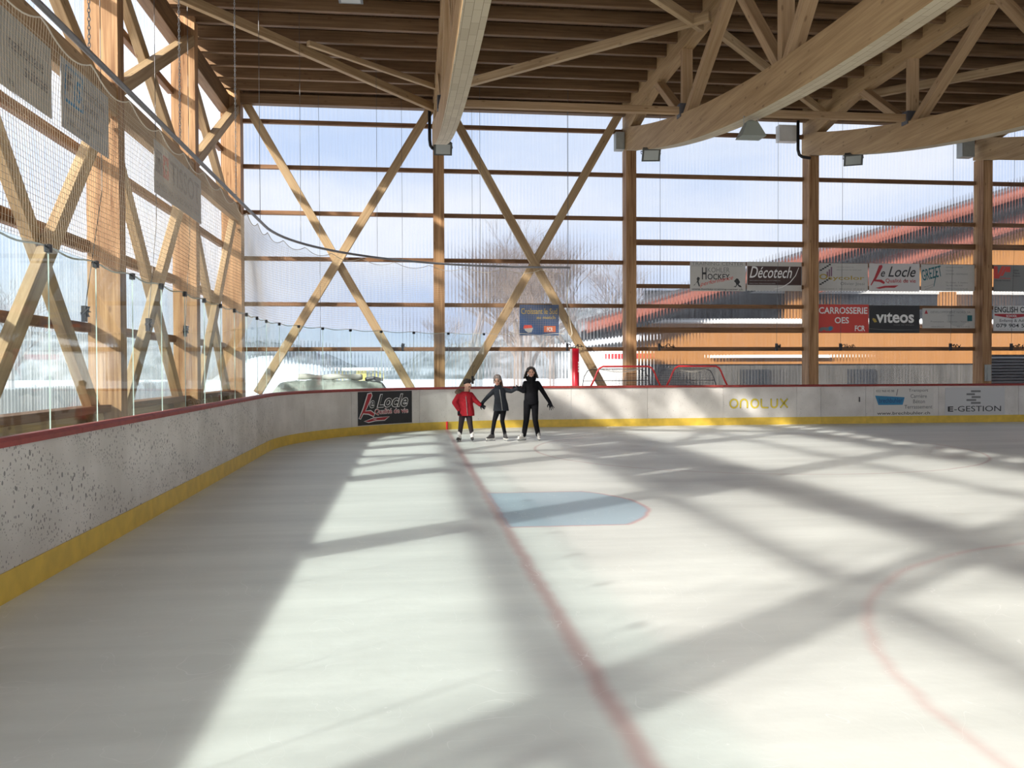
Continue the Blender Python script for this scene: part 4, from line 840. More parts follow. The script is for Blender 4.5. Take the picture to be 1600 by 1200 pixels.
def conduit(pts, lab): tag((lambda mb: (mb.tube(pts, .045, 10), mb.build('drain_pipe', M_BLACK, smooth=True, origin=pts[0]))[1])(MB()), lab, 'pipe', 'black bent pipes beside the posts')
conduit([(.55, 24.30, 8.85), (.55, 24.30, 8.0), (.57, 24.30, 7.84), (.62, 24.3, 7.77), (.70, 24.30, 7.74)], 'black bent pipe left of the first truss end')
conduit([(11.32, 24.30, 8.85), (11.32, 24.30, 8.0), (11.36, 24.30, 7.86), (11.45, 24.3, 7.80), (11.70, 24.30, 7.77)], 'black bent pipe left of the third truss end')

# ------------------------------------------------------------------ outside
M_SNOW = plain('snow', (.62, .65, .70), .7, 0, .06, .3)
mb = MB(); n = 24
mb.box(-400, 400, -300, 500, -1.0, -.32); tag(mb.build('ground_snow', M_SNOW), kind='structure')
def mound(name, cx, cy, rx, ry, h, mat, lab, seed=1, cat='snow heap'):
    mb = MB(); n = 28; vs = []; fs = []
    for i in range(n + 1):
        for j in range(n + 1):
            u, v = -1 + 2*i/n, -1 + 2*j/n; d = min(1, sqrt(u*u + v*v)); z = h * (cos(d * pi) * .5 + .5) ** .6 * (1 + .25 * mnoise.noise(Vector((u*3, v*3, seed))))
            vs.append((cx + u * rx, cy + v * ry, -.34 + z))
    for i in range(n):
        for j in range(n): fs.append((i*(n+1)+j, (i+1)*(n+1)+j, (i+1)*(n+1)+j+1, i*(n+1)+j+1))
    mb.add(vs, fs); tag(mb.build(name, mat, smooth=True, origin=(cx, cy, -.34)), lab, cat)
mound('snow_heap', -5.2, 36, 5.2, 4.5, 2.4, M_SNOW, 'broad white snow heap outside behind the far left corner', 1)
mound('snow_heap', -20, 20, 5, 9, 1.9, M_SNOW, 'long white snow heap outside the left wall', 5)
M_HILL = newmat('hill')
m_, t_, o_ = M_HILL; b_ = N(t_, 'ShaderNodeBsdfPrincipled'); b_.inputs['Roughness'].default_value = .9
g_ = N(t_, 'ShaderNodeNewGeometry'); nn_ = N(t_, 'ShaderNodeTexNoise'); nn_.inputs['Scale'].default_value = .25; nn_.inputs['Detail'].default_value = 8; t_.links.new(g_.outputs['Position'], nn_.inputs['Vector'])
rr_ = N(t_, 'ShaderNodeValToRGB'); rr_.color_ramp.elements[0].position = .42; rr_.color_ramp.elements[1].position = .68; rr_.color_ramp.elements[0].color = (.045, .06, .065, 1); rr_.color_ramp.elements[1].color = (.30, .33, .37, 1)
t_.links.new(nn_.outputs[0], rr_.inputs[0]); t_.links.new(rr_.outputs[0], b_.inputs['Base Color']); t_.links.new(b_.outputs[0], o_.inputs[0]); M_HILL = m_
def hill(prof, y0, depth, lab):     # prof: (x, height) ridge line, forested slope with depth
    mb = MB(); vs = []; fs = []; nx, ny = 220, 14; xa, xb = prof[0][0], prof[-1][0]
    def H_(x):
        for (a, h1), (b, h2) in zip(prof, prof[1:]):
            if a <= x <= b: u = (x - a) / (b - a); u = u*u*(3-2*u); return h1 + (h2 - h1) * u
        return prof[-1][1]
    for i in range(nx + 1):
        x = xa + (xb - xa) * i / nx
        for j in range(ny + 1):
            v = j / ny; z = H_(x) * sin(v * pi) ** .7; z += abs(mnoise.noise(Vector((x * .45, v * 9, 2)))) * 1.6 * (1 if .1 < v < .9 else 0) * min(1, H_(x) / 3)
            vs.append((x, y0 + depth * v, -.4 + z))
    for i in range(nx):
        for j in range(ny): fs.append((i*(ny+1)+j, (i+1)*(ny+1)+j, (i+1)*(ny+1)+j+1, i*(ny+1)+j+1))
    mb.add(vs, fs); tag(mb.build('forested_hill', M_HILL), kind='structure')
hill([(-330, 22), (-160, 16), (-60, 9.5), (-38, 8.6), (-30, 8.0), (-22, 5.5), (-13, 2.6), (-6, .8)], 190, 60, '')
hill([(-8, .6), (-2, 3.0), (3, 6.5), (14, 8.0), (40, 17), (90, 24), (220, 30)], 180, 60, '')
o = bpy.data.objects['forested_hill'].copy(); COL.objects.link(o); o.rotation_euler = (0, 0, radians(62)); o.location = (30, 10, 0)
mb = MB()  # fence added to dim the bright snow; its blue-grey stands for shade
for i_ in range(14): mb.box(-9.05, -9.0, -8 + 3 * i_, -8 + 3 * i_ + 2.94, -.34, 1.2)
for i_ in range(15): mb.box(-9.10, -8.98, -8.08 + 3 * i_, -8.0 + 3 * i_, -.34, 1.26)
tag(mb.build('added_fence', plain('blue_shade_boards', (.20, .25, .28), .7, 0, .2, 2), origin=(-9, 10, -.34)), 'low added board fence in the blue-grey of shaded snow outside the left wall', 'fence')
# bare trees
M_BARK = plain('bark', (.16, .13, .11), .9, 0, .3, 2); M_TWIG = plain('twigs', (.12, .095, .085), .9)
def tree_mesh(seed, H=11):
    rg = random.Random(seed); tr = MB(); tw = MB()
    def grow(p, d, L, r, lev):
        q = p + d * L; mbx = tr if lev < 2 else tw
        mbx.tube([p, p + d * L * .5 + Vector((rg.uniform(-.04, .04), rg.uniform(-.04, .04), 0)) * L, q], [r, r * .8, r * .62], 6 if lev < 2 else 3, cap=False)
        if lev >= 6: return
        k = 3 if lev < 5 else 4
        for i in range(k):
            a = rg.uniform(0, 2*pi); sp_ = rg.uniform(.3, .75); side = Vector((cos(a), sin(a), 0)); nd = (d + side * sp_ + Vector((0, 0, .15))).normalized()
            grow(p + d * L * rg.uniform(.55, 1.0), nd, L * rg.uniform(.62, .80), r * .55, lev + 1)
    grow(Vector((0, 0, 0)), Vector((0, 0, 1)), H * .27, H * .022, 0)
    return tr, tw
protos = []
for sd in (2, 9):
    tr, tw = tree_mesh(sd); root = empty('bare_tree', (0, 0, -.35), 'tree', 'tree', 'bare winter trees outside'); a = child(tr, 'trunk', M_BARK, root); b = child(tw, 'branches', M_TWIG, root)
    a.location = b.location = (0, 0, 0); protos.append((root, a, b))
spots = [(3.2, 46, 1.0, 'bare tree outside behind the crossing of the second bay braces, leftmost big one'), (6.3, 50, 1.15, 'bare tree outside above the blue banner'), (9.2, 47, 1.05, 'bare tree outside just left of the second post'),
         (12.6, 53, 1.1, 'bare tree outside seen through the bay of the goal frames'), (4.8, 62, 1.3, 'tall bare tree further back above the blue banner'), (10.5, 64, 1.3, 'tall bare tree further back left of the second post'), (7.8, 58, 1.15, 'bare tree further back between the two front trees'),
         (2.2, 70, .8, 'small distant bare tree near the first post'), (5.6, 41, .85, 'smaller bare tree close outside the second bay, below the banner'), (8.4, 68, 1.5, 'tallest bare tree at the back of the clump'), (15.5, 60, .9, 'bare tree outside behind the wooden building'), (-26, 60, .9, 'bare tree far beyond the left wall')]
for i, (x, y, sc, lab) in enumerate(spots):
    R0, A0, B0 = protos[i % 2]
    if i < 2: r_ = R0
    else:
        r_ = R0.copy(); COL.objects.link(r_)
        for c0 in (A0, B0): c = c0.copy(); COL.objects.link(c); c.parent = r_
    r_.location = (x, y, -.35); r_.scale = (sc * 1.1, sc * 1.1, sc); r_.rotation_euler = (0, 0, i * 1.7); r_['label'] = lab
# wooden building to the right
M_OR = wood('orange_boards', (.20, .085, .022), (.28, .13, .04), 'z', knots=.1); M_RUST = plain('rust_fascia', (.20, .062, .04), .6, 0, .12, 1.5)
M_DGL = plain('dark_glazing', (.014, .016, .019), .8, spec=.1); M_MET = wood('grey_cladding', (.012, .012, .011), (.10, .093, .083), 'z', knots=.1); M_CREAM = plain('cream_wall', (.24, .23, .21), .7, 0, .1, 1)
root = empty('wooden_building', (18, 33, -.32), 'orange wooden building with sloping rust-red roof edge outside behind the right bays', 'building')
Y0 = 38.0; q_ = 38.0 / 31.0
class SB(MB):      # plan figures to metres, heights measured from the 1.58 m datum
    def build(s, *a, **k):
        s.v = [(x * q_, y, 1.58 + (z - 1.58) * q_ if z > -.3 else z) for x, y, z in s.v]; return MB.build(s, *a, **k)
mb = SB(); mb.box(8.0, 28, Y0, 46, -.4, 3.3); child(mb, 'lower_wall', M_MET, root)
mb = SB(); mb.box(7.9, 34, Y0 - .08, Y0, 1.75, 3.25); child(mb, 'wood_band', M_OR, root)
mb = SB(); mb.box(8.2, 34, Y0 - .35, Y0, 3.25, 3.38); child(mb, 'ledge', M_WHITE, root)
mb = SB(); mb.box(11.0, 15.6, Y0 - .30, Y0 - .08, 1.98, 2.08); child(mb, 'ledge', M_WHITE, root)
mb = SB(); mb.box(8.6, 34, Y0 + .3, Y0 + .5, 3.38, 4.5); child(mb, 'glazing', M_DGL, root)
mb = SB(); mb.box(10.7, 34, Y0 + .15, Y0 + .45, 4.42, 4.62); child(mb, 'lintel', M_WHITE, root)
for xx in (9.0, 14.3, 20.5): mb = SB(); mb.box(xx - .3, xx + .3, Y0 - .05, Y0 + .3, 3.38, 4.5 if xx > 10 else 3.9); child(mb, 'wood_pier', M_OR, root)
mb = SB(); mb.prism([(10.4, 4.6), (34, 4.6), (34, 11.2), (30, 10.2)], Y0 + .3, Y0 + .5, 1); child(mb, 'gable_wall', M_CREAM, root)
def slope(x): return 3.52 + (x - 7) * .308
mb = SB(); mb.prism([(6.2, slope(6.2)), (34, slope(34)), (34, slope(34) - .42), (6.2, slope(6.2) - .42)], Y0 - 1.2, Y0 - 1.05, 1); child(mb, 'fascia', M_RUST, root)
mb = SB(); mb.prism([(6.2, slope(6.2) + .12), (34, slope(34) + .12), (34, slope(34)), (6.2, slope(6.2))], Y0 - 1.3, 46, 1); child(mb, 'roof_sheet', M_DSTEEL, root)
mb = SB(); mb.prism([(6.2, slope(6.2) - .30), (34, slope(34) - .30), (34, slope(34) - .80), (6.2, slope(6.2) - .80)], Y0 - .95, Y0 + .3, 1); child(mb, 'soffit', M_DGL, root)
mb = SB(); mb.prism([(15.0, 4.9), (34, 11.0 - .2), (34, 10.3), (15.0, 4.35)], Y0 - .4, Y0 - .25, 1); child(mb, 'lower_fascia', M_RUST, root)
mb = SB(); mb.prism([(16.5, 4.62), (34, 4.62), (34, 10.2)], Y0 + .1, Y0 + .28, 1); child(mb, 'wood_gable', M_OR, root)
for xx, zz in ((12.2, 1.2), (16.4, 1.2)): mb = SB(); mb.box(xx, xx + 1.1, Y0 - .12, Y0, zz - .5, zz + .35); child(mb, 'window', M_DGL, root)
root = empty('louvre_unit', (19.4, 25.6, 1.0), 'grey ventilation louvre at the right picture edge', 'vent')
mb = MB(); mb.box(18.2, 20.0, 25.45, 25.75, 1.0, 2.0); child(mb, 'case', M_DSTEEL, root)
mb = MB()
for i in range(9): z = 1.12 + .095 * i; mb.hexa([(18.25, 25.38, z), (19.95, 25.38, z), (19.95, 25.45, z + .035), (18.25, 25.45, z + .035), (18.25, 25.38, z + .02), (19.95, 25.38, z + .02), (19.95, 25.45, z + .055), (18.25, 25.45, z + .055)])
child(mb, 'slats', M_STEEL, root)
mb = MB(); mb.box(18.2, 20, 25.45, 25.75, -.3, 1.0); child(mb, 'base', M_OR, root)
root = empty('snowy_shed', (8, 36, -.32), 'low white shed with snowy sloping roof outside, left of the second post', 'shed')
mb = MB(); mb.box(6.7, 9.3, 35.6, 36.6, -.4, 2.5); child(mb, 'walls', M_WHITE, root)
mb = MB(); mb.prism([(6.4, 2.45), (9.5, 2.80), (9.5, 3.02), (6.4, 2.63)], 35.3, 36.7, 1); child(mb, 'roof', M_SNOW, root)
mb = MB(); mb.box(8.1, 9.3, 35.56, 35.6, 2.02, 2.22); child(mb, 'red_stripe', M_REDF, root)
root = empty('yellow_signpost', (-2.6, 46, -.32), 'yellow post with a flat top beside the snow heap, far outside', 'post')
mb = MB(); mb.box(-2.85, -2.35, 45.8, 46.2, -.4, 1.55); child(mb, 'post', T_YEL, root)
mb = MB(); mb.box(-3.5, -1.9, 45.6, 46.4, 1.55, 1.7); child(mb, 'top', M_WHITE, root)

# ------------------------------------------------------------------ people
SKIN = plain('skin', (.62, .36, .26), .5); HAIRD = plain('hair_dark', (.02, .014, .012), .6); HAIRB = plain('hair_brown', (.09, .05, .03), .6)
def remesh(o, vox, it=3):
    md = o.modifiers.new('remesh', 'REMESH'); md.mode = 'VOXEL'; md.voxel_size = vox; md.use_smooth_shade = True
    sm = o.modifiers.new('smooth', 'SMOOTH'); sm.iterations = it; sm.factor = .5
def chainm(mb, pts, rs, n=12):
    for (a, b, ra, rb) in zip(pts, pts[1:], rs, rs[1:]): mb.capsule(a, b, ra, rb, n)
def hand(mb, wrist, d, nrm, s, thumb_side, curl=.35, spread=.14):
    """palm + four fingers of unequal length + thumb leaving the palm's side"""
    w = Vector(wrist); d = Vector(d).normalized(); n = Vector(nrm); n = (n - d * n.dot(d)).normalized(); sd = d.cross(n) * thumb_side
    for k in (-.028, -.010, .010, .028): mb.capsule(w + sd * k * s * .8 + d * .01 * s, w + sd * k * s + d * .085 * s, .014 * s, .0125 * s, 8)
    for k, L in ((.032, .068), (.011, .078), (-.011, .072), (-.031, .056)):
        b0 = w + sd * k * s + d * .088 * s; dr = (d + sd * k * spread * 30).normalized(); a1 = curl; p = b0
        for seg in range(3):
            dd = (dr * cos(a1) + n * sin(a1)).normalized(); q = p + dd * L * s * (.45, .32, .23)[seg]; mb.capsule(p, q, (.0095 - .001*seg) * s, (.0088 - .001*seg) * s, 8); p = q; a1 += curl * 1.1
    b0 = w + sd * .030 * s + d * .028 * s; t1 = (sd * .8 + d * .6).normalized(); p1 = b0 + t1 * .036 * s; t2 = (sd * .35 + d * .9 + n * curl).normalized()
    mb.capsule(b0, p1, .0125 * s, .0105 * s, 8); mb.capsule(p1, p1 + t2 * .032 * s, .0105 * s, .009 * s, 8)
def head(mb, c, r, yawd, tilt=0):
    """skull, face, nose, ears; r = half head height; faces -Y turned by yaw"""
    a = radians(yawd)
    def P(x, y, z):
        y2, z2 = y * cos(tilt) - z * sin(tilt), y * sin(tilt) + z * cos(tilt)
        return Vector((c[0] + x * cos(a) - y2 * sin(a), c[1] + x * sin(a) + y2 * cos(a), c[2] + z2))
    k = r / .115
    def bl(x, y, z, rad): mb.ball(P(x*k, y*k, z*k), rad * k, 14, 10)
    mb.ball(P(0, .012*k, .030*k), (.075*k, .088*k, .085*k), 18, 12); mb.ball(P(0, -.022*k, -.03*k), (.060*k, .062*k, .075*k), 16, 12); bl(0, -.055, -.092, .026)
    bl(0, -.062, .035, .045); bl(-.035, -.050, -.025, .028); bl(.035, -.050, -.025, .028); mb.capsule(P(0, -.086*k, .012*k), P(0, -.104*k, -.022*k), .009*k, .014*k, 8); bl(0, -.078, -.055, .017)
    for sx in (-1, 1): mb.ball(P(sx*.078*k, .01*k, -.008*k), (.012*k, .020*k, .030*k), 8, 8)
    return P, k
def face(P, k, root, body, lips, smile=False):
    for sx, nm in ((-1, 'eye'), (1, 'eye')):
        mb = MB(); mb.ball(P(sx*.030*k, -.088*k, .004*k), .0115*k, 10, 8); sub(child(mb, nm, HAIRD, root, True), body)
        mb = MB(); mb.tube([P(sx*.015*k, -.101*k, .026*k), P(sx*.032*k, -.098*k, .031*k), P(sx*.048*k, -.086*k, .025*k)], .004*k, 6); sub(child(mb, 'eyebrow', HAIRD, root), body)
    mb = MB(); mb.tube([P(-.026*k, -.088*k, -.050*k), P(-.012*k, -.097*k, -.058*k), P(.012*k, -.097*k, -.058*k), P(.026*k, -.088*k, -.050*k)], .0065*k, 6); sub(child(mb, 'mouth', lips, root), body)
LIPS = plain('lips', (.45, .13, .11), .5)
def skate(root, ankle, toe_dir, s, mboot, mcuff, mlace, h=.13):
    """boot with sole, blade holder and runner; ankle = (x,y) on the ice, toe_dir in plan"""
    a = Vector((ankle[0], ankle[1], 0)); d = Vector((toe_dir[0], toe_dir[1], 0)).normalized(); q = Vector((-d.y, d.x, 0)); Z = Vector((0, 0, 1))
    mb = MB(); b = .055
    mb.capsule(a + Z*(b + .035*s) - d*.035*s, a + Z*(b + .16*s) - d*.01*s, .040*s, .046*s, 12); mb.capsule(a + Z*(b + .03*s) - d*.045*s, a + Z*(b + .035*s) + d*.09*s, .034*s, .036*s, 12); mb.capsule(a + Z*(b + .03*s) + d*.09*s, a + Z*(b + .024*s) + d*.16*s, .037*s, .030*s, 12)
    mb.capsule(a + Z*(b + .10*s), a + Z*(b + .06*s) + d*.08*s, .040*s, .034*s, 12)
    boot = o = child(mb, 'skate_boot', mboot, root); remesh(o, .007, 3)
    mb = MB(); P = [a - d*.085*s, a + d*.19*s]
    for (u0, u1, w_, z0, z1) in ((-.085, .19, .028, b - .012, b + .004), (-.06, -.02, .008, .02, b - .01), (.09, .14, .008, .02, b - .01)):
        vs = []
        for z in (z0, z1):
            for uu, ww in ((u0, -w_), (u1, -w_), (u1, w_), (u0, w_)): vs.append(a + d*uu*s + q*ww*s + Z*z)
        mb.hexa(vs)
    sub(child(mb, 'sole', mcuff, root), boot)
    mb = MB(); vs = []
    for z, e in ((.0, 0), (.028, .012)):
        for uu, ww in ((-.10 - e, -.0022), (.20 + e, -.0022), (.20 + e, .0022), (-.10 - e, .0022)): vs.append(a + d*uu*s + q*ww + Z*z)
    mb.hexa(vs); sub(child(mb, 'blade', M_STEEL, root), boot)
    mb = MB()
    for i in range(5):
        c = a + Z*(b + (.155 - .02*i)*s) + d*(.035 + .022*i)*s; mb.tube([c - q*.026*s, c + d*.006, c + q*.026*s], .0035*s, 5)
    sub(child(mb, 'laces', mlace, root), boot)
def jacket(root, sh, hem, rx_sh, rx_w, rx_h, ry, zsh, zw, zh, mat, arms, neck, name='jacket', vox=.009):
    """one continuous garment: torso rings + sleeves"""
    mb = MB(); rings = [(zsh + .055, rx_sh * .42, ry * .62, sh), (zsh + .03, rx_sh * .80, ry * .8, sh), (zsh - .01, rx_sh, ry * .95, sh), (zsh - .10, rx_sh * 1.0, ry * 1.08, sh), (zw, rx_w, ry, (sh + hem) / 2), ((zw + zh) / 2, (rx_w + rx_h) / 2 * 1.02, ry * 1.05, hem), (zh, rx_h, ry * 1.08, hem)]
    n = 24; vs = []; y0 = root.location.y
    for z, a, b, cx in rings:
        for j in range(n): t = 2*pi*j/n; vs.append((cx + a * cos(t), y0 + b * sin(t), z))
    fs = [(i*n + j, (i+1)*n + j, (i+1)*n + (j+1) % n, i*n + (j+1) % n) for i in range(len(rings) - 1) for j in range(n)] + [tuple(range(n)), tuple((len(rings)-1)*n + j for j in range(n-1, -1, -1))]
    mb.add(vs, fs)
    for pts, rs in arms: chainm(mb, pts, rs, 14)
    o = child(mb, name, mat, root); remesh(o, vox, 4); return o
def cloth(name, c, crease=.25):
    m, t, o = newmat(name); b = N(t, 'ShaderNodeBsdfPrincipled'); b.inputs['Base Color'].default_value = (*c, 1); b.inputs['Roughness'].default_value = .75; b.inputs['Specular IOR Level'].default_value = .06
    tx = N(t, 'ShaderNodeTexCoord'); z = N(t, 'ShaderNodeTexNoise'); z.inputs['Scale'].default_value = 14; z.inputs['Detail'].default_value = 4; t.links.new(tx.outputs['Object'], z.inputs['Vector'])
    bp = N(t, 'ShaderNodeBump'); bp.inputs['Strength'].default_value = crease; bp.inputs['Distance'].default_value = .03; t.links.new(z.outputs[0], bp.inputs['Height']); t.links.new(bp.outputs[0], b.inputs['Normal']); t.links.new(b.outputs[0], o.inputs[0]); return m
C_RED = cloth('red_fabric', (.30, .018, .026), .9); C_FUR = cloth('hood_fur', (.16, .12, .09), .9); C_DARK = cloth('dark_trousers', (.035, .028, .032)); C_NAVY = cloth('charcoal_coat', (.030, .034, .042), .5); C_BLK = cloth('black_wool', (.008, .008, .010), .3)
C_HAT = cloth('grey_knit', (.24, .205, .19), .8); C_WHT = plain('white_leather', (.74, .72, .68), .4); C_GLV = cloth('dark_glove', (.014, .014, .018), .4); C_BOOT = plain('dark_boot', (.045, .042, .042), .45)
GP = 'skaters standing hand in hand'
V3 = lambda x, y, z: Vector((x, y, z))
# --- child in red
Y = 18.95; root = empty('person', (1.18, Y, 0), 'small person in a red hooded jacket looking down, hockey skates, left of the three', 'person', GP)
mb = MB(); P, k = head(mb, (1.222, Y - .02, 1.225), .108, 48, radians(22))
mb.capsule((1.19, Y + .01, 1.02), (1.21, Y, 1.16), .05, .048, 12); mb.capsule((1.18, Y, .64), (1.19, Y, .95), .07, .075, 14); mb.capsule((1.09, Y, .99), (1.28, Y, .99), .04, .04)
chainm(mb, [V3(1.12, Y, .62), V3(1.085, Y, .38), V3(1.055, Y, .14)], [.065, .046, .034]); chainm(mb, [V3(1.24, Y, .62), V3(1.285, Y - .01, .38), V3(1.325, Y, .14)], [.065, .046, .034])
chainm(mb, [V3(1.05, Y, 1.0), V3(.96, Y - .02, .85), V3(1.04, Y - .06, .70)], [.045, .036, .026]); chainm(mb, [V3(1.30, Y, 1.0), V3(1.40, Y, .90), V3(1.52, Y - .02, .80)], [.045, .036, .026])
o = child(mb, 'body', SKIN, root); remesh(o, .0065, 2); face(P, k, root, o, LIPS)
mb = MB(); mb.ball(P(0, .036*k, .066*k), (.086*k, .090*k, .076*k), 20, 14)
rg = random.Random(4)
for i in range(110):
    a = rg.uniform(0, 2*pi); e = rg.uniform(.15, 1.4); v = V3(cos(a)*cos(e)*.082, sin(a)*cos(e)*.088 + .02, .05 + sin(e)*.072); q = P(v.x*k, v.y*k, v.z*k); q2 = P(v.x*1.30*k, (v.y*1.2)*k, (v.z*1.28 + .015)*k)
    if v.y < -.02 and v.z < .11: continue
    mb.capsule(q, q2, .014, .005, 6)
o = child(mb, 'hair', HAIRD, root); remesh(o, .006, 1)
jacket(root, 1.18, 1.20, .165, .165, .185, .115, 1.045, .80, .565, C_RED, [([V3(1.06, Y, 1.02), V3(.955, Y - .02, .86), V3(1.035, Y - .06, .71)], [.075, .070, .050]), ([V3(1.30, Y, 1.02), V3(1.40, Y, .90), V3(1.50, Y - .02, .81)], [.070, .058, .045])], None)
jk = [c for c in root.children if c.name.startswith('jacket')][0]; mb = MB(); mb.tube([V3(1.185, Y - .128, 1.0), V3(1.20, Y - .135, .85), V3(1.21, Y - .132, .70), V3(1.22, Y - .135, .58)], .007, 6); sub(child(mb, 'zip', T_GREY, root), jk)
mb = MB(); mb.tube([V3(1.02, Y - .03, 1.08), V3(1.02, Y + .06, 1.10), V3(1.08, Y + .12, 1.11), V3(1.20, Y + .13, 1.11), V3(1.28, Y + .08, 1.10)], [.035, .055, .062, .055, .03], 12)
mb.ball((1.02, Y - .01, 1.085), (.075, .08, .045)); o = child(mb, 'fur_hood', C_FUR, root); remesh(o, .009, 1)
for hp, dd, sd in ((V3(1.04, Y - .06, .705), (.05, -.1, -1), -1), (V3(1.51, Y - .02, .805), (.9, 0, -.55), 1)):
    mb = MB(); hand(mb, hp, dd, (0, -1, 0), 1.0, sd, .5); mb.capsule(hp - Vector(dd).normalized() * .03, hp + Vector(dd).normalized() * .02, .032, .032, 10); o = child(mb, 'glove', C_GLV, root); remesh(o, .0045, 2)
mb = MB(); mb.capsule((1.12, Y, .62), (1.26, Y, .62), .085, .085, 14); chainm(mb, [V3(1.12, Y, .62), V3(1.085, Y, .38), V3(1.058, Y, .17)], [.078, .058, .046], 14); chainm(mb, [V3(1.25, Y, .62), V3(1.285, Y - .01, .38), V3(1.322, Y, .17)], [.078, .058, .046], 14)
o = child(mb, 'trousers', C_DARK, root); remesh(o, .008, 3)
for ax, dr in ((1.052, (-.45, -1)), (1.325, (.05, -1))):
    skate(root, (ax, Y), dr, .82, C_BOOT, T_BLACK, T_WHITE)
    mb = MB(); mb.capsule((ax, Y, .165), (ax, Y, .195), .049, .049, 12); o = child(mb, 'skate_cuff', C_WHT, root)
    mb = MB(); mb.ball((ax + dr[0]*.06, Y - .06, .11), (.036, .045, .032)); mb.capsule((ax, Y - .025, .10), (ax, Y - .015, .15), .036, .038, 10); o = child(mb, 'white_tongue', C_WHT, root, True)
# --- girl in charcoal coat
Y = 19.0; root = empty('person', (1.95, Y, 0), 'person in a grey knitted hat and charcoal coat, holding hands on both sides', 'person', GP)
mb = MB(); P, k = head(mb, (1.893, Y - .02, 1.335), .112, -12, radians(14))
mb.capsule((1.93, Y + .01, 1.12), (1.90, Y, 1.26), .05, .048, 12); mb.capsule((1.96, Y, .75), (1.95, Y, 1.05), .07, .07, 14); mb.capsule((1.86, Y, 1.11), (2.04, Y, 1.12), .035, .035)
LEG_A = [V3(1.90, Y, .70), V3(1.825, Y - .02, .45), V3(1.775, Y, .15)]; LEG_B = [V3(2.03, Y, .70), V3(1.995, Y - .04, .45), V3(2.062, Y, .14)]
chainm(mb, LEG_A, [.068, .046, .034]); chainm(mb, LEG_B, [.068, .046, .034])
AR_A = [V3(1.83, Y, 1.12), V3(1.685, Y - .01, .985), V3(1.575, Y - .02, .865)]; AR_B = [V3(2.06, Y, 1.13), V3(2.20, Y, 1.10), V3(2.315, Y - .02, 1.155)]
chainm(mb, AR_A, [.042, .034, .026]); chainm(mb, AR_B, [.042, .034, .026]);
o = child(mb, 'body', SKIN, root); remesh(o, .0065, 2); face(P, k, root, o, LIPS)
jacket(root, 1.945, 1.975, .135, .130, .178, .105, 1.145, .95, .665, C_NAVY, [(AR_A, [.055, .047, .038]), (AR_B, [.055, .050, .042])], None)
jk = [c for c in root.children if c.name.startswith('jacket')][0]; mb = MB(); mb.tube([V3(1.93, Y - .115, 1.14), V3(1.955, Y - .125, .97), V3(1.975, Y - .122, .82), V3(1.99, Y - .122, .68)], .006, 6); sub(child(mb, 'zip', P_LG, root), jk)
mb = MB(); mb.tube([V3(1.86, Y - .03, 1.205), V3(1.90, Y - .075, 1.20), V3(1.96, Y - .05, 1.205), V3(1.99, Y + .03, 1.21), V3(1.92, Y + .07, 1.215), V3(1.86, Y + .03, 1.21)], .034, 10, closed=True); o = child(mb, 'collar', C_NAVY, root, True)
mb = MB(); mb.ball(P(0, .018*k, .055*k), (.092*k, .100*k, .088*k), 20, 14); mb.tube([P(.088*k*cos(a), (-.088*sin(a) + .012)*k, .045*k + .004*sin(a)) for a in [2*pi*i/16 for i in range(16)]], .014*k, 8, closed=True); o = child(mb, 'knitted_hat', C_HAT, root); remesh(o, .006, 2)
mb = MB(); chainm(mb, [P(.07*k, .03*k, .03*k), P(.088*k, .03*k, -.05*k), V3(2.0, Y - .03, 1.19), V3(2.03, Y - .06, 1.11)], [.028, .030, .030, .014], 10); chainm(mb, [P(.05*k, .08*k, .05*k), P(.05*k, .09*k, -.05*k), V3(1.98, Y + .07, 1.14)], [.03, .035, .02], 10); chainm(mb, [P(-.075*k, .0, .01*k), P(-.078*k, .01*k, -.07*k)], [.016, .012]); o = child(mb, 'hair', HAIRB, root); remesh(o, .006, 2)
for hp, dd, sd in ((AR_A[2], (-.45, 0, -1), 1), (AR_B[2], (1, 0, .25), 1)):
    mb = MB(); hand(mb, hp, dd, (0, -1, 0), 1.0, sd, .55); mb.capsule(hp - Vector(dd).normalized() * .03, hp + Vector(dd).normalized() * .02, .031, .031, 10); o = child(mb, 'glove', C_GLV, root); remesh(o, .0045, 2)
mb = MB(); mb.capsule((1.90, Y, .72), (2.02, Y, .72), .085, .085, 14); chainm(mb, LEG_A, [.074, .050, .038], 14); chainm(mb, LEG_B, [.074, .050, .038], 14); o = child(mb, 'leggings', C_BLK, root); remesh(o, .008, 3)
skate(root, (1.775, Y), (-.9, -.6), .86, C_BOOT, C_WHT, T_GREY); skate(root, (2.062, Y), (.2, -1), .86, C_BOOT, C_WHT, T_GREY)
# --- woman in black
Y = 19.05; root = empty('person', (2.66, Y, 0), 'tall person all in black, dark curly hair, white figure skates', 'person', GP)
mb = MB(); P, k = head(mb, (2.652, Y - .02, 1.512), .112, -4, 0)
mb.capsule((2.66, Y + .01, 1.30), (2.655, Y, 1.44), .056, .052, 12); mb.capsule((2.66, Y, .88), (2.66, Y, 1.18), .08, .08, 14); mb.capsule((2.56, Y, 1.25), (2.77, Y, 1.25), .035, .035)
LEG_A = [V3(2.575, Y, .86), V3(2.545, Y - .02, .46), V3(2.487, Y, .12)]; LEG_B = [V3(2.735, Y, .86), V3(2.742, Y - .04, .45), V3(2.812, Y, .12)]
chainm(mb, LEG_A, [.085, .056, .040]); chainm(mb, LEG_B, [.085, .056, .040])
AR_A = [V3(2.53, Y, 1.27), V3(2.475, Y - .06, 1.10), V3(2.375, Y - .06, 1.14)]; AR_B = [V3(2.80, Y, 1.27), V3(2.935, Y - .01, 1.06), V3(3.065, Y - .03, .85)]
chainm(mb, AR_A, [.048, .038, .028]); chainm(mb, AR_B, [.048, .038, .028]);
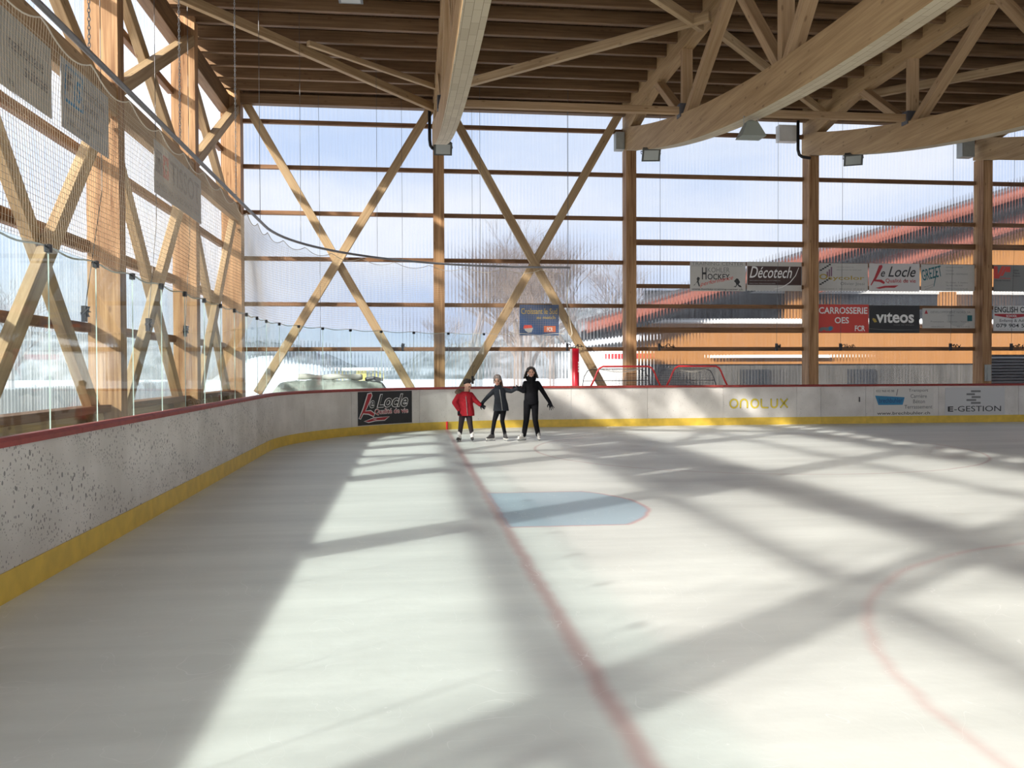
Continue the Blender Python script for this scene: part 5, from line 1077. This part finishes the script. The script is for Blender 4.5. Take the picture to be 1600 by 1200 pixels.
o = child(mb, 'body', SKIN, root); remesh(o, .0065, 2); face(P, k, root, o, LIPS, True)
jacket(root, 2.66, 2.66, .160, .155, .160, .118, 1.285, 1.05, .80, C_BLK, [(AR_A, [.062, .052, .042]), (AR_B, [.062, .050, .040])], None, 'black_top')
mb = MB(); mb.tube([V3(2.655 + .075*cos(a), Y + .01 + .07*sin(a), 1.375 + .012*sin(3*a)) for a in [2*pi*i/18 for i in range(18)]], .046, 10, closed=True); mb.ball((2.655, Y - .07, 1.33), (.075, .055, .06)); mb.capsule((2.66, Y - .09, 1.31), (2.67, Y - .11, 1.20), .05, .035, 10); o = child(mb, 'scarf', C_BLK, root); remesh(o, .008, 3)
mb = MB(); rg = random.Random(8); mb.ball(P(0, .03*k, .052*k), (.092*k, .095*k, .088*k), 20, 14)
for i in range(150):
    a = rg.uniform(-.35, pi + .35); t = rg.random(); w_ = .068 + .088 * t ** .9; x = cos(a) * w_; y = .01 + sin(a) * (.075 + .02*t); z = .105 - .225 * t
    if abs(x) < .066 and y < .02: continue
    mb.ball(P(x*k, y*k, z*k), rg.uniform(.015, .027)*k, 8, 6)
mb.capsule(P(-.05*k, -.058*k, .082*k), P(.03*k, -.070*k, .098*k), .02*k, .02*k, 8); mb.capsule(P(.03*k, -.070*k, .095*k), P(.068*k, -.04*k, .05*k), .02*k, .018*k, 8); mb.capsule(P(-.05*k, -.055*k, .085*k), P(-.072*k, -.03*k, .03*k), .018*k, .018*k, 8)
o = child(mb, 'hair', HAIRD, root); remesh(o, .006, 1)
for hp, dd, cu, sp_ in ((AR_A[2], (-1, 0, .2), .5, .1), (AR_B[2], (.35, -.1, -1), .12, .34)):
    mb = MB(); hand(mb, hp, dd, (0, -1, 0), 1.12, 1, cu, sp_); mb.capsule(hp - Vector(dd).normalized() * .03, hp + Vector(dd).normalized() * .02, .032, .031, 10); o = child(mb, 'glove', C_GLV, root); remesh(o, .0045, 2)
mb = MB(); mb.capsule((2.60, Y, .86), (2.71, Y, .86), .115, .115, 14); chainm(mb, LEG_A, [.092, .066, .056], 14); chainm(mb, LEG_B, [.092, .064, .054], 14); o = child(mb, 'trousers', C_BLK, root); remesh(o, .009, 3)
skate(root, (2.475, Y), (-.75, -.7), .95, C_WHT, C_WHT, P_LG); skate(root, (2.815, Y), (-.05, -1), .95, C_WHT, C_WHT, P_LG)
